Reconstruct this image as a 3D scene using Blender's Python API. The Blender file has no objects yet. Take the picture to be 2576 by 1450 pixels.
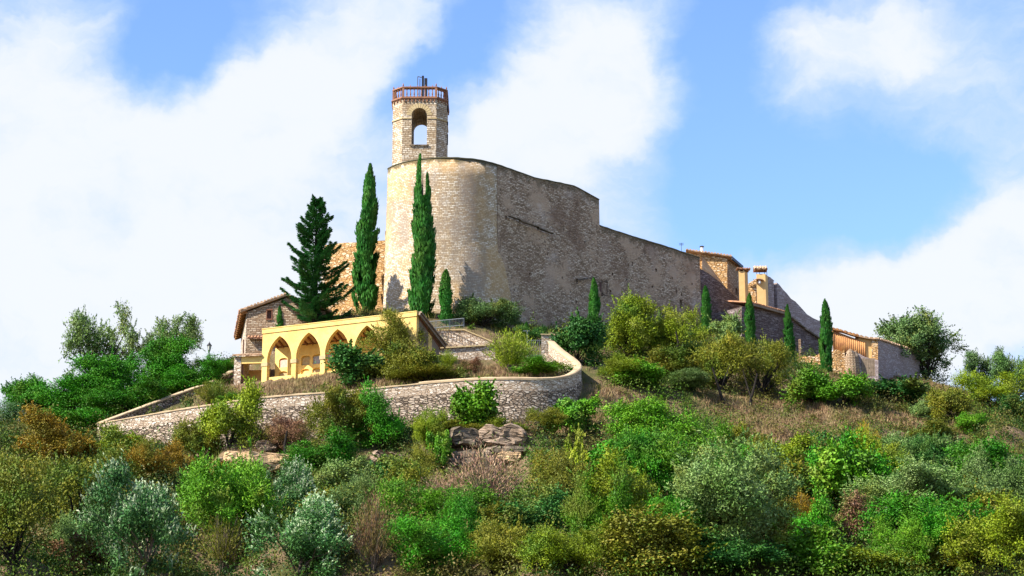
import bpy, bmesh, math, random
import numpy as np
from mathutils import Vector, Matrix

# ------------------------------------------------------------------ camera, world, sun, exposure
R = math.radians
scene = bpy.context.scene
COL = scene.collection
F = 5600.0; PITCH = R(14.0); CW, CH = 2576.0, 1450.0; CZ = 1.6
cam_d = bpy.data.cameras.new('camera'); cam = bpy.data.objects.new('camera', cam_d); COL.objects.link(cam)
cam.location = (0, 0, CZ); cam.rotation_euler = (R(90) + PITCH, 0, 0)
cam_d.sensor_width = 36; cam_d.lens = 36 * F / CW; cam_d.clip_start = 0.5; cam_d.clip_end = 20000
scene.camera = cam
scene.view_settings.view_transform = 'Standard'; scene.view_settings.look = 'None'
scene.view_settings.exposure = 1.22; scene.view_settings.gamma = 1.0
SUN_AZ, SUN_EL = R(63), R(41)          # azimuth to the left of straight behind the camera
sv = Vector((-math.sin(SUN_AZ) * math.cos(SUN_EL), -math.cos(SUN_AZ) * math.cos(SUN_EL), math.sin(SUN_EL)))
sd = bpy.data.lights.new('sun', 'SUN'); sun = bpy.data.objects.new('sun', sd); COL.objects.link(sun)
sd.energy = 5.0; sd.angle = R(0.5); sd.color = (1.0, 0.94, 0.83)
sun.rotation_euler = sv.to_track_quat('Z', 'Y').to_euler(); sun.location = (-60, -40, 120)

class NT:
    """small node-tree writer"""
    def __init__(s, nt): s.nt = nt; nt.nodes.clear()
    def n(s, t, ins=None, **props):
        nd = s.nt.nodes.new(t)
        for k, v in props.items(): setattr(nd, k, v)
        for k, v in (ins or {}).items():
            sock = nd.inputs[k]
            if isinstance(v, bpy.types.NodeSocket): s.nt.links.new(v, sock)
            elif isinstance(v, bpy.types.Node): s.nt.links.new(v.outputs[0], sock)
            else:
                if sock.type == 'RGBA' and len(v) == 3: v = (*v, 1)
                sock.default_value = v
        return nd
    def m(s, op, a, b=0.0, c=None, clamp=False):
        ins = {0: a, 1: b}
        if c is not None: ins[2] = c
        return s.n('ShaderNodeMath', ins, operation=op, use_clamp=clamp).outputs[0]
    def mix(s, f, a, b, blend='MIX'):
        nd = s.n('ShaderNodeMix', None, data_type='RGBA', blend_type=blend)
        for k, v in ((0, f), (6, a), (7, b)):
            if isinstance(v, bpy.types.NodeSocket): s.nt.links.new(v, nd.inputs[k])
            else: nd.inputs[k].default_value = (*v, 1) if hasattr(v, '__len__') and len(v) == 3 else v
        return nd.outputs[2]
    def step(s, v, a, b):
        return s.n('ShaderNodeMapRange', {0: v, 1: a, 2: b, 3: 0.0, 4: 1.0}, interpolation_type='SMOOTHSTEP').outputs[0]
    def noise(s, vec, scale, detail=4, rough=0.55, dist=0.0):
        return s.n('ShaderNodeTexNoise', {'Vector': vec, 'Scale': scale, 'Detail': detail, 'Roughness': rough, 'Distortion': dist})

world = bpy.data.worlds.new('World'); scene.world = world; world.use_nodes = True
w = NT(world.node_tree)
sky = w.n('ShaderNodeTexSky', sky_type='NISHITA', sun_disc=False, sun_elevation=SUN_EL,
          sun_rotation=math.atan2(sv.x, sv.y), air_density=1.0, dust_density=0.3, ozone_density=3.0, altitude=400)
tc = w.n('ShaderNodeTexCoord').outputs['Generated']
sep = w.n('ShaderNodeSeparateXYZ', {0: tc})
X, Y, Z = sep.outputs
az = w.m('ARCTAN2', X, Y)
el = w.m('ARCSINE', Z)
uv = w.n('ShaderNodeCombineXYZ', {0: w.m('MULTIPLY', az, 57.2958), 1: w.m('MULTIPLY', el, 57.2958), 2: 0.0}).outputs[0]   # degrees on the sky
# gentle domain warp so the cloud edges wander
w1 = w.noise(uv, 0.22, 5, 0.6)
w2 = w.noise(uv, 0.9, 5, 0.6)
wa = w.n('ShaderNodeVectorMath', {0: w1.outputs['Color'], 1: (0.5, 0.5, 0.5)}, operation='SUBTRACT').outputs[0]
wb = w.n('ShaderNodeVectorMath', {0: w2.outputs['Color'], 1: (0.5, 0.5, 0.5)}, operation='SUBTRACT').outputs[0]
uvw = w.n('ShaderNodeVectorMath', {0: wa, 1: (2.6, 2.6, 0), 2: uv}, operation='MULTIPLY_ADD').outputs[0]
uvw = w.n('ShaderNodeVectorMath', {0: wb, 1: (0.9, 0.9, 0), 2: uvw}, operation='MULTIPLY_ADD').outputs[0]
def sky_deg(px, py):
    cx = (px - CW / 2) / F; cy = (CH / 2 - py) / F
    d = Vector((cx, math.cos(PITCH) - cy * math.sin(PITCH), math.sin(PITCH) + cy * math.cos(PITCH))).normalized()
    return math.degrees(math.atan2(d.x, d.y)), math.degrees(math.asin(d.z))
DEG = math.degrees(1 / F)
# cloud banks (+) and clear gaps (-): px, py, half-length, half-width, tilt in degrees (up to the right), amount
BLOBS = [(2000, 620, 260, 70, 10, 0.35), (2150, 40, 240, 60, 5, 0.25), (150, 900, 700, 230, 0, 0.8), (1330, 300, 200, 130, 40, 0.5), (1560, 200, 200, 190, 0, 0.4), (700, 760, 300, 200, 0, 0.35), (150, 640, 620, 360, 0, 1.0), (520, 420, 560, 210, 30, 0.95), (820, 130, 440, 170, 38, 1.0), (60, 180, 250, 420, 0, 0.85),
         (400, 120, 120, 100, 20, -1.0), (470, 60, 170, 90, 20, -0.8), (250, 60, 200, 60, 5, 0.25),
         (1180, 90, 230, 75, 40, -0.9), (1060, 200, 150, 60, 40, -0.45),
         (1520, 110, 150, 130, 60, 1.0), (1430, 290, 300, 160, 40, 1.0), (1280, 380, 260, 140, 20, 0.7), (1600, 330, 140, 160, 0, 0.55),
         (1830, 300, 120, 330, -12, -1.0), (1960, 470, 330, 130, -8, -1.1), (1780, 60, 110, 120, 0, -0.6), (2100, 540, 260, 90, 12, -0.8),
         (2250, 90, 420, 140, 8, 0.5), (2480, 250, 260, 130, -18, 0.75), (2060, 160, 260, 110, 10, 0.5), (2540, 60, 160, 60, 0, -0.3),
         (2380, 780, 360, 220, 20, 1.6), (2500, 580, 170, 170, 40, 1.0), (2180, 800, 260, 120, 10, 0.8), (1880, 660, 300, 90, 0, 0.45),
         (1640, 540, 260, 120, 0, 0.35), (900, 640, 300, 260, 0, 0.35), (2330, 400, 160, 60, -30, -0.5)]
acc = w.m('MULTIPLY_ADD', w.m('SUBTRACT', w1.outputs[0], 0.5), 0.5, 0.0)
for (bx, by, ba, bb, tilt, amp) in BLOBS:
    a0, e0 = sky_deg(bx, by)
    mp = w.n('ShaderNodeMapping', {'Vector': uvw, 'Location': (a0, e0, 0), 'Rotation': (0, 0, R(tilt)), 'Scale': (ba * DEG, bb * DEG, 1)}, vector_type='TEXTURE')
    q = w.n('ShaderNodeVectorMath', {0: mp.outputs[0], 1: mp.outputs[0]}, operation='DOT_PRODUCT').outputs['Value']
    g = w.m('EXPONENT', w.m('MULTIPLY', q, -1.0))
    acc = w.m('MULTIPLY_ADD', g, amp, acc)
# elsewhere on the dome: ordinary scattered cloud
far = w.noise(tc, 2.2, 6, 0.6).outputs[0]
away = w.step(w.m('ABSOLUTE', az), 0.26, 0.5)
acc = w.m('MULTIPLY_ADD', w.m('MULTIPLY', w.m('SUBTRACT', far, 0.45), 3.0), away, acc)
stre = w.n('ShaderNodeMapping', {'Vector': uvw, 'Rotation': (0, 0, R(-36)), 'Scale': (0.55, 1.35, 1)}).outputs[0]
fine = w.noise(stre, 0.42, 7, 0.60).outputs[0]
dens = w.m('MULTIPLY_ADD', w.m('SUBTRACT', fine, 0.5), 1.7, w.m('MINIMUM', acc, 1.3))
mask = w.step(dens, -0.35, 1.05)
# the cloud's own brightness: thick parts white, thin edges bluish
shade = w.noise(uvw, 0.35, 5, 0.6).outputs[0]
ccol = w.mix(w.step(w.m('MULTIPLY_ADD', w.m('SUBTRACT', shade, 0.5), 1.6, dens), 0.1, 1.35), (0.262, 0.337, 0.464), (0.400, 0.416, 0.443))
hsv = w.n('ShaderNodeHueSaturation', {'Hue': 0.513, 'Saturation': 1.14, 'Value': 1.2, 'Color': sky.outputs[0]})
skyc = w.n('ShaderNodeVectorMath', {0: hsv.outputs[0], 3: 0.109}, operation='SCALE').outputs[0]
final = w.mix(w.m('MULTIPLY', mask, 0.97), skyc, ccol)
bg = w.n('ShaderNodeBackground', {'Color': final, 'Strength': 1.0})
w.n('ShaderNodeOutputWorld', {'Surface': bg.outputs[0]})

# ------------------------------------------------------------------ geometry helpers
def ray(px, py):
    cx = (px - CW / 2) / F; cy = (CH / 2 - py) / F
    return np.array([cx, math.cos(PITCH) - cy * math.sin(PITCH), math.sin(PITCH) + cy * math.cos(PITCH)])
def at(px, py, y):
    d = ray(px, py); t = y / d[1]
    return np.array([d[0] * t, y, CZ + d[2] * t])
def atz(px, py, z):
    d = ray(px, py); t = (z - CZ) / d[2]
    return np.array([d[0] * t, d[1] * t, z])
def project(p):
    p = np.asarray(p, float); v = p - np.array([0, 0, CZ])
    c, s = math.cos(PITCH), math.sin(PITCH)
    dep = v[..., 1] * c + v[..., 2] * s; up = -v[..., 1] * s + v[..., 2] * c
    return CW / 2 + F * v[..., 0] / dep, CH / 2 - F * up / dep
def onplane(px, py, a, n):
    d = ray(px, py); o = np.array([0, 0, CZ]); n = np.array([n[0], n[1], 0.0])
    t = np.dot(np.array([a[0], a[1], 0]) - o * [1, 1, 0], n) / np.dot(d, n)
    return o + d * t
def lerp(a, b, t): return a + (b - a) * t

def setprops(o, label=None, cat=None, group=None, kind=None):
    if label: o['label'] = label
    if cat: o['category'] = cat
    if group: o['group'] = group
    if kind: o['kind'] = kind
    return o
def thing(name, loc, label, cat, group=None):
    o = bpy.data.objects.new(name, None); COL.objects.link(o); o.location = tuple(float(v) for v in loc)
    o.empty_display_size = 0.3
    return setprops(o, label, cat, group)
def rootloc(p):
    l = Vector((0, 0, 0))
    while p is not None: l += p.location; p = p.parent
    return l
def auto_uv(me):
    uvl = me.uv_layers.get('UVMap') or me.uv_layers.new(name='UVMap')
    for poly in me.polygons:
        n = poly.normal
        if abs(n.z) > 0.85: t = Vector((1, 0, 0)); b = Vector((0, 1, 0))
        else:
            t = Vector((-n.y, n.x, 0)).normalized(); b = n.cross(t)
        for li in poly.loop_indices:
            c = me.vertices[me.loops[li].vertex_index].co
            uvl.data[li].uv = (c.dot(t), c.dot(b))
class MB:
    def __init__(s): s.v = []; s.f = []; s.m = []
    def add(s, verts, faces, mi=0):
        o = len(s.v); s.v += [tuple(map(float, v)) for v in verts]
        s.f += [tuple(i + o for i in f) for f in faces]; s.m += [mi] * len(faces); return s
    def prism(s, base, vec, mi=0):
        n = len(base); vec = np.asarray(vec, float)
        vs = [np.asarray(b, float) for b in base] + [np.asarray(b, float) + vec for b in base]
        s.add(vs, [tuple(range(n))[::-1], tuple(range(n, 2 * n))] + [(i, (i + 1) % n, n + (i + 1) % n, n + i) for i in range(n)], mi); return s
    def box(s, c, size, rz=0.0, mi=0):
        hx, hy, hz = [v / 2 for v in size]; ca, sa = math.cos(rz), math.sin(rz); vs = []
        for dz in (-hz, hz):
            for dx, dy in ((-hx, -hy), (hx, -hy), (hx, hy), (-hx, hy)):
                vs.append((c[0] + dx * ca - dy * sa, c[1] + dx * sa + dy * ca, c[2] + dz))
        s.add(vs, [(3, 2, 1, 0), (4, 5, 6, 7), (0, 1, 5, 4), (1, 2, 6, 5), (2, 3, 7, 6), (3, 0, 4, 7)], mi); return s
    def bar(s, a, b, wd, ht, mi=0):
        a = Vector(a); b = Vector(b); d = (b - a).normalized(); up = Vector((0, 0, 1))
        if abs(d.z) > 0.95: up = Vector((0, 1, 0))
        sd_ = d.cross(up).normalized() * wd / 2; u = sd_.cross(d).normalized() * ht / 2
        vs = [p + q for p in (a, b) for q in (-sd_ - u, sd_ - u, sd_ + u, -sd_ + u)]
        s.add(vs, [(3, 2, 1, 0), (4, 5, 6, 7), (0, 1, 5, 4), (1, 2, 6, 5), (2, 3, 7, 6), (3, 0, 4, 7)], mi); return s
    def tube(s, pts, rad, n=6, mi=0):
        pts = [Vector(p) for p in pts]; vs = []; m = len(pts)
        for i, p in enumerate(pts):
            d = (pts[min(i + 1, m - 1)] - pts[max(i - 1, 0)]).normalized()
            up = Vector((0, 0, 1)) if abs(d.z) < 0.9 else Vector((1, 0, 0))
            a = d.cross(up).normalized(); b = a.cross(d)
            r = rad[i] if hasattr(rad, '__len__') else rad
            for k in range(n):
                t = 2 * math.pi * k / n; vs.append(p + a * (r * math.cos(t)) + b * (r * math.sin(t)))
        fs = [(i * n + k, i * n + (k + 1) % n, (i + 1) * n + (k + 1) % n, (i + 1) * n + k) for i in range(m - 1) for k in range(n)]
        fs += [tuple(range(n))[::-1], tuple(range((m - 1) * n, m * n))]
        s.add(vs, fs, mi); return s
    def lathe(s, c, prof, n=10, mi=0):
        vs = []; c = Vector(c)
        for (r, z) in prof:
            for k in range(n):
                t = 2 * math.pi * (k + 0.5) / n; vs.append(c + Vector((r * math.cos(t), r * math.sin(t), z)))
        m = len(prof)
        fs = [(i * n + k, i * n + (k + 1) % n, (i + 1) * n + (k + 1) % n, (i + 1) * n + k) for i in range(m - 1) for k in range(n)]
        fs += [tuple(range(n))[::-1], tuple(range((m - 1) * n, m * n))]
        s.add(vs, fs, mi); return s
    def build(s, name, mat, parent=None, origin=None, cuts=None, smooth=False, uv=True, label=None, cat=None, group=None, kind=None, bevel=0):
        me = bpy.data.meshes.new(name)
        if parent is not None: off = rootloc(parent)
        elif origin is not None: off = Vector([float(q) for q in origin])
        else:
            a = np.array(s.v); off = Vector((float(a[:, 0].mean()), float(a[:, 1].mean()), float(a[:, 2].min())))
        me.from_pydata([Vector(v) - off for v in s.v], [], s.f); me.update()
        mats = mat if isinstance(mat, (list, tuple)) else [mat]
        for m_ in mats: me.materials.append(m_)
        if len(mats) > 1: me.polygons.foreach_set('material_index', s.m)
        o = bpy.data.objects.new(name, me); COL.objects.link(o)
        if parent is not None: o.parent = parent
        else: o.location = off
        if cuts is not None and len(cuts.v):
            cm = bpy.data.meshes.new('cut'); cm.from_pydata([Vector(v) - off for v in cuts.v], [], cuts.f); cm.update()
            bm = bmesh.new(); bm.from_mesh(cm); bmesh.ops.recalc_face_normals(bm, faces=bm.faces); bm.to_mesh(cm); bm.free()
            bm = bmesh.new(); bm.from_mesh(me); bmesh.ops.recalc_face_normals(bm, faces=bm.faces); bm.to_mesh(me); bm.free()
            co = bpy.data.objects.new('cut', cm); COL.objects.link(co); co.location = Vector((0, 0, 0)) if parent is None else off
            if parent is None: co.location = off
            md = o.modifiers.new('b', 'BOOLEAN'); md.operation = 'DIFFERENCE'; md.solver = 'EXACT'; md.object = co
            bpy.context.view_layer.update()
            dg = bpy.context.evaluated_depsgraph_get()
            nm = bpy.data.meshes.new_from_object(o.evaluated_get(dg), depsgraph=dg)
            o.modifiers.clear(); o.data = nm; bpy.data.objects.remove(co); me = nm; me.name = name
        else:
            bm = bmesh.new(); bm.from_mesh(me); bmesh.ops.recalc_face_normals(bm, faces=bm.faces)
            if bevel: bmesh.ops.bevel(bm, geom=bm.edges[:], offset=bevel, segments=1, affect='EDGES')
            bm.to_mesh(me); bm.free()
        if uv: auto_uv(me)
        if smooth: me.polygons.foreach_set('use_smooth', [True] * len(me.polygons))
        return setprops(o, label, cat, group, kind)

# ------------------------------------------------------------------ materials
MATS = {}
def newmat(name):
    m = bpy.data.materials.new(name); m.use_nodes = True; MATS[name] = m
    return m, NT(m.node_tree)
def finish(t, col, rough=0.9, bump=None, bstr=0.5, bdist=0.05, spec=0.2, extra=None):
    ins = {'Base Color': col, 'Roughness': rough, 'Specular IOR Level': spec}
    if extra: ins.update(extra)
    if bump is not None:
        ins['Normal'] = t.n('ShaderNodeBump', {'Height': bump, 'Strength': bstr, 'Distance': bdist}).outputs[0]
    p = t.n('ShaderNodeBsdfPrincipled', ins)
    t.n('ShaderNodeOutputMaterial', {'Surface': p.outputs[0]})
def stone(name, cols, mortar, bw=0.55, bh=0.24, msize=0.03, rubble=0.0, distort=0.06, stains=(), moss=None, bstr=0.8, plaster=None, rough=0.9, mdark=1.0):
    """coursed (rubble=0) or rubble (rubble=1) masonry on the metre-scaled UV map"""
    m, t = newmat(name)
    uv = t.n('ShaderNodeUVMap', uv_map='UVMap').outputs[0]
    pos = t.n('ShaderNodeTexCoord').outputs['Object']
    nz = t.noise(uv, 1.7, 3)
    nz2 = t.noise(uv, 0.35, 2)
    d = t.n('ShaderNodeVectorMath', {0: nz.outputs['Color'], 1: (0.5, 0.5, 0.5)}, operation='SUBTRACT').outputs[0]
    d2 = t.n('ShaderNodeVectorMath', {0: nz2.outputs['Color'], 1: (0.5, 0.5, 0.5)}, operation='SUBTRACT').outputs[0]
    u2 = t.n('ShaderNodeVectorMath', {0: d, 1: (distort * 3, distort * 2, 0), 2: uv}, operation='MULTIPLY_ADD').outputs[0]
    u2 = t.n('ShaderNodeVectorMath', {0: d2, 1: (0.5, 0.35, 0), 2: u2}, operation='MULTIPLY_ADD').outputs[0]
    if rubble < 1:
        br = t.n('ShaderNodeTexBrick', {'Vector': u2, 'Color1': (0, 0, 0), 'Color2': (1, 1, 1), 'Mortar': (0.5, 0.5, 0.5), 'Scale': 1.0,
                 'Mortar Size': msize, 'Mortar Smooth': 0.4, 'Brick Width': bw, 'Row Height': bh}, offset=0.43, squash=0.7, squash_frequency=3)
        cell = br.outputs['Color']; joint = br.outputs['Fac']
    if rubble > 0:
        sc = t.n('ShaderNodeVectorMath', {0: u2, 1: (1 / bw, 1 / bh, 1)}, operation='MULTIPLY').outputs[0]
        v1 = t.n('ShaderNodeTexVoronoi', {'Vector': sc, 'Scale': 1.0, 'Randomness': 0.85}, feature='F1')
        v2 = t.n('ShaderNodeTexVoronoi', {'Vector': sc, 'Scale': 1.0, 'Randomness': 0.85}, feature='DISTANCE_TO_EDGE')
        vj = t.m('SUBTRACT', 1.0, t.step(v2.outputs[0], 0.02, 0.04 + msize * 2.2))
        vc = v1.outputs['Color']
        if rubble < 1:
            rm = t.step(t.noise(uv, 0.45, 3).outputs[0], 0.62 - rubble * 0.3, 0.70 - rubble * 0.3)
            cell = t.mix(rm, cell, vc); joint = t.mix(rm, joint, vj)
        else: cell, joint = vc, vj
    cs = t.n('ShaderNodeSeparateXYZ', {0: cell}).outputs[0] if rubble >= 1 else t.m('MULTIPLY', cell, 1.0)
    big = t.noise(uv, 0.22, 4, 0.6).outputs[0]
    med = t.noise(uv, 3.5, 4, 0.65).outputs[0]
    ra = t.n('ShaderNodeValToRGB', {'Fac': t.m('ADD', t.m('MULTIPLY', cs, 0.62), t.m('MULTIPLY', med, 0.42))})
    cr = ra.color_ramp; cr.interpolation = 'LINEAR'
    for i, c in enumerate(cols):
        e = cr.elements[i] if i < 2 else cr.elements.new(0.5)
        e.color = (*c, 1)
    for i, e in enumerate(sorted(cr.elements, key=lambda q: 0)): pass
    pos_list = [0.12 + 0.76 * i / max(1, len(cols) - 1) for i in range(len(cols))]
    for i in range(len(cols)):
        cr.elements[i].position = pos_list[i]
    for i, c in enumerate(cols): cr.elements[i].color = (*c, 1)
    col = ra.outputs[0]
    jf = joint
    if plaster:
        pcol, thr = plaster
        pm = t.step(t.m('ADD', big, t.m('MULTIPLY', t.m('SUBTRACT', med, 0.5), 0.35)), thr - 0.05, thr + 0.07)
        col = t.mix(t.m('MULTIPLY', pm, 0.85), col, pcol)
        jf = t.m('MULTIPLY', joint, t.m('SUBTRACT', 1.0, t.m('MULTIPLY', pm, 0.85)))
    col = t.mix(t.m('MULTIPLY', jf, mdark), col, mortar)
    for k, (sc_, scale, lo, hi, amt, stretch) in enumerate(stains):
        su = t.n('ShaderNodeMapping', {'Vector': uv, 'Location': (7.3 * k + 3, 3.1 * k, 0), 'Scale': (1, stretch, 1)}).outputs[0]
        sn = t.noise(su, scale, 5, 0.62).outputs[0]
        col = t.mix(t.m('MULTIPLY', t.step(sn, lo, hi), amt), col, sc_)
    if moss:
        mc, depth, amt = moss
        td = t.n('ShaderNodeAttribute', attribute_name='topd', attribute_type='GEOMETRY').outputs['Fac']
        su = t.n('ShaderNodeMapping', {'Vector': uv, 'Scale': (1, 0.16, 1)}).outputs[0]
        sn = t.noise(su, 1.3, 5, 0.65).outputs[0]
        lim = t.m('MULTIPLY', t.m('MAXIMUM', t.m('SUBTRACT', sn, 0.30), 0.02), depth * 5)
        mf = t.m('SUBTRACT', 1.0, t.step(t.m('DIVIDE', td, lim), 0.35, 1.0))
        col = t.mix(t.m('MULTIPLY', mf, amt), col, mc)
    h = t.m('ADD', t.m('MULTIPLY', t.m('SUBTRACT', 1.0, jf), 0.7), t.m('ADD', t.m('MULTIPLY', cs, 0.35), t.m('MULTIPLY', med, 0.4)))
    finish(t, col, rough, h, bstr, 0.09)
    return m
def plain(name, col, rough=0.7, var=0.15, scale=2.0, metal=0.0, bump=0.15, col2=None, spec=0.3):
    m, t = newmat(name)
    pos = t.n('ShaderNodeTexCoord').outputs['Object']
    n1 = t.noise(pos, scale, 5, 0.6).outputs[0]; n2 = t.noise(pos, scale * 8, 3, 0.6).outputs[0]
    c2 = col2 or tuple(c * (1 - var * 2) for c in col)
    f = t.step(t.m('ADD', t.m('MULTIPLY', n1, 0.75), t.m('MULTIPLY', n2, 0.25)), 0.35, 0.68)
    finish(t, t.mix(f, col, c2), rough, n2, bump, 0.03, spec, {'Metallic': metal})
    return m
def leafmat(name, a, b, c, sheen=0.0, trans=0.12, rough=0.55, patch=0.6, shared=0.65):
    m, t = newmat(name)
    lv = t.n('ShaderNodeAttribute', attribute_name='lv', attribute_type='GEOMETRY').outputs['Fac']
    pos = t.n('ShaderNodeTexCoord').outputs['Object']
    geo = t.n('ShaderNodeNewGeometry').outputs['Position']
    oi = t.n('ShaderNodeObjectInfo').outputs['Random']
    n1 = t.noise(geo, patch, 3, 0.6).outputs[0]
    f = t.m('ADD', t.m('MULTIPLY', lv, 0.55), t.m('MULTIPLY', n1, 0.6), clamp=True)
    col = t.mix(t.step(f, 0.2, 0.6), a, b)
    col = t.mix(t.m('MULTIPLY', t.step(f, 0.58, 0.98), 0.85), col, c)
    if shared:
        n2 = t.noise(geo, 0.45, 4, 0.65).outputs[0]
        other = t.mix(t.step(t.noise(geo, 0.13, 3, 0.6).outputs[0], 0.42, 0.58), (0.16, 0.17, 0.03), (0.05, 0.13, 0.02))
        col = t.mix(t.m('MULTIPLY', t.step(n2, 0.46, 0.62), shared), col, other)
    hs = t.n('ShaderNodeHueSaturation', {'Hue': t.m('MULTIPLY_ADD', t.noise(geo, 0.7, 3, 0.6).outputs[0], 0.06, 0.464), 'Saturation': 1.04, 'Value': t.m('MULTIPLY_ADD', oi, 0.45, 0.92), 'Color': col}).outputs[0]
    p = t.n('ShaderNodeBsdfPrincipled', {'Base Color': hs, 'Roughness': rough, 'Specular IOR Level': 0.15})
    tr = t.n('ShaderNodeBsdfTranslucent', {'Color': hs})
    mx = t.n('ShaderNodeMixShader', {0: trans, 1: p.outputs[0], 2: tr.outputs[0]})
    t.n('ShaderNodeOutputMaterial', {'Surface': mx.outputs[0]})
    return m

MOSS = (0.05, 0.045, 0.015)
M_bastion = stone('bastion_stone', [(0.34, 0.24, 0.14), (0.55, 0.43, 0.29), (0.78, 0.70, 0.58)], (0.22, 0.14, 0.07), 0.38, 0.165, 0.022, 0.0, 0.05,
    stains=[((0.50, 0.31, 0.13), 0.16, 0.46, 0.60, 0.6, 0.8), ((0.46, 0.30, 0.14), 0.7, 0.58, 0.70, 0.5, 0.5), ((0.27, 0.22, 0.18), 0.20, 0.52, 0.66, 0.65, 0.35), ((0.13, 0.10, 0.07), 0.9, 0.66, 0.78, 0.6, 0.25)], moss=(MOSS, 0.55, 0.8))
M_curtain = stone('curtain_stone', [(0.20, 0.13, 0.075), (0.44, 0.31, 0.20), (0.76, 0.61, 0.45)], (0.11, 0.07, 0.045), 0.50, 0.15, 0.028, 0.25, 0.07,
    stains=[((0.20, 0.12, 0.075), 0.15, 0.50, 0.64, 0.65, 0.8), ((0.60, 0.50, 0.42), 0.19, 0.56, 0.68, 0.35, 1.6), ((0.42, 0.31, 0.23), 0.33, 0.55, 0.7, 0.6, 0.6), ((0.10, 0.07, 0.05), 0.7, 0.62, 0.76, 0.6, 0.22)],
    moss=((0.09, 0.07, 0.035), 0.8, 0.6), plaster=((0.42, 0.295, 0.195), 0.54), bstr=0.9)
M_tower = stone('tower_stone', [(0.30, 0.21, 0.13), (0.48, 0.38, 0.26), (0.70, 0.62, 0.50)], (0.17, 0.11, 0.06), 0.48, 0.20, 0.03, 0.0, 0.03,
    stains=[((0.30, 0.19, 0.09), 0.5, 0.5, 0.7, 0.5, 0.6)])
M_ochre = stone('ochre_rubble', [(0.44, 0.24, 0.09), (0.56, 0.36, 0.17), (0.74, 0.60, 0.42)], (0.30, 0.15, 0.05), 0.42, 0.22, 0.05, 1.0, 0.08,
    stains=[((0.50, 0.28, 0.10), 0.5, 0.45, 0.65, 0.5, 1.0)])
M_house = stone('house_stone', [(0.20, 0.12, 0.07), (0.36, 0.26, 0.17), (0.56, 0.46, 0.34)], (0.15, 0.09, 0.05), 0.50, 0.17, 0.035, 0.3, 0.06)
M_retain = stone('retaining_stone', [(0.22, 0.155, 0.10), (0.37, 0.28, 0.20), (0.62, 0.51, 0.40)], (0.07, 0.05, 0.035), 0.38, 0.17, 0.05, 1.0, 0.09,
    stains=[((0.25, 0.17, 0.12), 0.4, 0.52, 0.7, 0.6, 0.8)], bstr=1.0)
M_parapet = stone('parapet_stone', [(0.34, 0.25, 0.17), (0.49, 0.39, 0.29), (0.72, 0.63, 0.52)], (0.24, 0.16, 0.10), 0.36, 0.18, 0.03, 1.0, 0.07,
    stains=[((0.40, 0.29, 0.20), 0.5, 0.52, 0.7, 0.4, 0.8)], bstr=0.7)
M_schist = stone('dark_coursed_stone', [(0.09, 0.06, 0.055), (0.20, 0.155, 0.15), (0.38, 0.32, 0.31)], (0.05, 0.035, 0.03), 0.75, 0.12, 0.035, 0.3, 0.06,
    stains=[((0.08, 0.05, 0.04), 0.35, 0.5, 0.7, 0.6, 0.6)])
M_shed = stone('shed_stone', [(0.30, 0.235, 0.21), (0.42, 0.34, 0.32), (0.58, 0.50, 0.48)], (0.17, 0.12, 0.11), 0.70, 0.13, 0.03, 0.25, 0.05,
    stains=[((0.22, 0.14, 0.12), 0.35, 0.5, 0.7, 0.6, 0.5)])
M_plaster = plain('yellow_plaster', (0.70, 0.50, 0.17), 0.85, 0.07, 0.7, col2=(0.57, 0.37, 0.11))
M_plaster2 = plain('cream_plaster', (0.80, 0.57, 0.19), 0.85, 0.08, 1.6, col2=(0.68, 0.44, 0.13))
M_impost = plain('pale_sandstone', (0.50, 0.38, 0.20), 0.9, 0.15, 3)
M_coping = plain('ochre_coping', (0.50, 0.37, 0.22), 0.9, 0.15, 1.2, col2=(0.38, 0.27, 0.16))
M_wood = plain('weathered_wood', (0.26, 0.19, 0.13), 0.8, 0.2, 3)
M_woodred = plain('brown_beam_wood', (0.22, 0.09, 0.05), 0.8, 0.2, 3)
M_eave = plain('orange_eave_boards', (0.36, 0.16, 0.05), 0.8, 0.2, 3)
M_tile = plain('clay_tile', (0.42, 0.20, 0.10), 0.85, 0.3, 2.2, col2=(0.20, 0.12, 0.08))
M_tilepale = plain('pale_clay_tile', (0.56, 0.38, 0.24), 0.85, 0.3, 2.5, col2=(0.34, 0.20, 0.11))
M_orange = plain('orange_tile', (0.52, 0.26, 0.09), 0.85, 0.2, 2.0, col2=(0.34, 0.14, 0.06))
M_terra = plain('terracotta', (0.30, 0.14, 0.075), 0.8, 0.2, 2.5, col2=(0.17, 0.085, 0.055))
M_iron = plain('dark_iron', (0.03, 0.03, 0.035), 0.5, 0.1, 4, 0.6)
M_steel = plain('galvanised_steel', (0.12, 0.13, 0.14), 0.45, 0.1, 4, 0.5)
M_glass = plain('lamp_glass', (0.55, 0.55, 0.50), 0.2, 0.1, 4, 0.0, spec=0.6)
M_dark = plain('dark_recess', (0.035, 0.025, 0.02), 0.9, 0.2, 3)
M_marble = plain('grey_plaque', (0.42, 0.42, 0.44), 0.5, 0.25, 14)
M_pink = plain('pink_plaque', (0.66, 0.40, 0.32), 0.6, 0.15, 4)
M_white = plain('white_metal', (0.75, 0.75, 0.75), 0.5, 0.05, 4)
M_render = plain('ochre_render', (0.62, 0.40, 0.17), 0.9, 0.12, 1.5, col2=(0.54, 0.33, 0.13))
M_shutter = plain('brown_shutter', (0.13, 0.06, 0.04), 0.7, 0.2, 4)
M_bark = plain('bark', (0.022, 0.016, 0.012), 0.95, 0.3, 5, bump=0.6)
M_barkpale = plain('grey_bark', (0.16, 0.12, 0.09), 0.95, 0.3, 5, bump=0.6)
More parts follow.
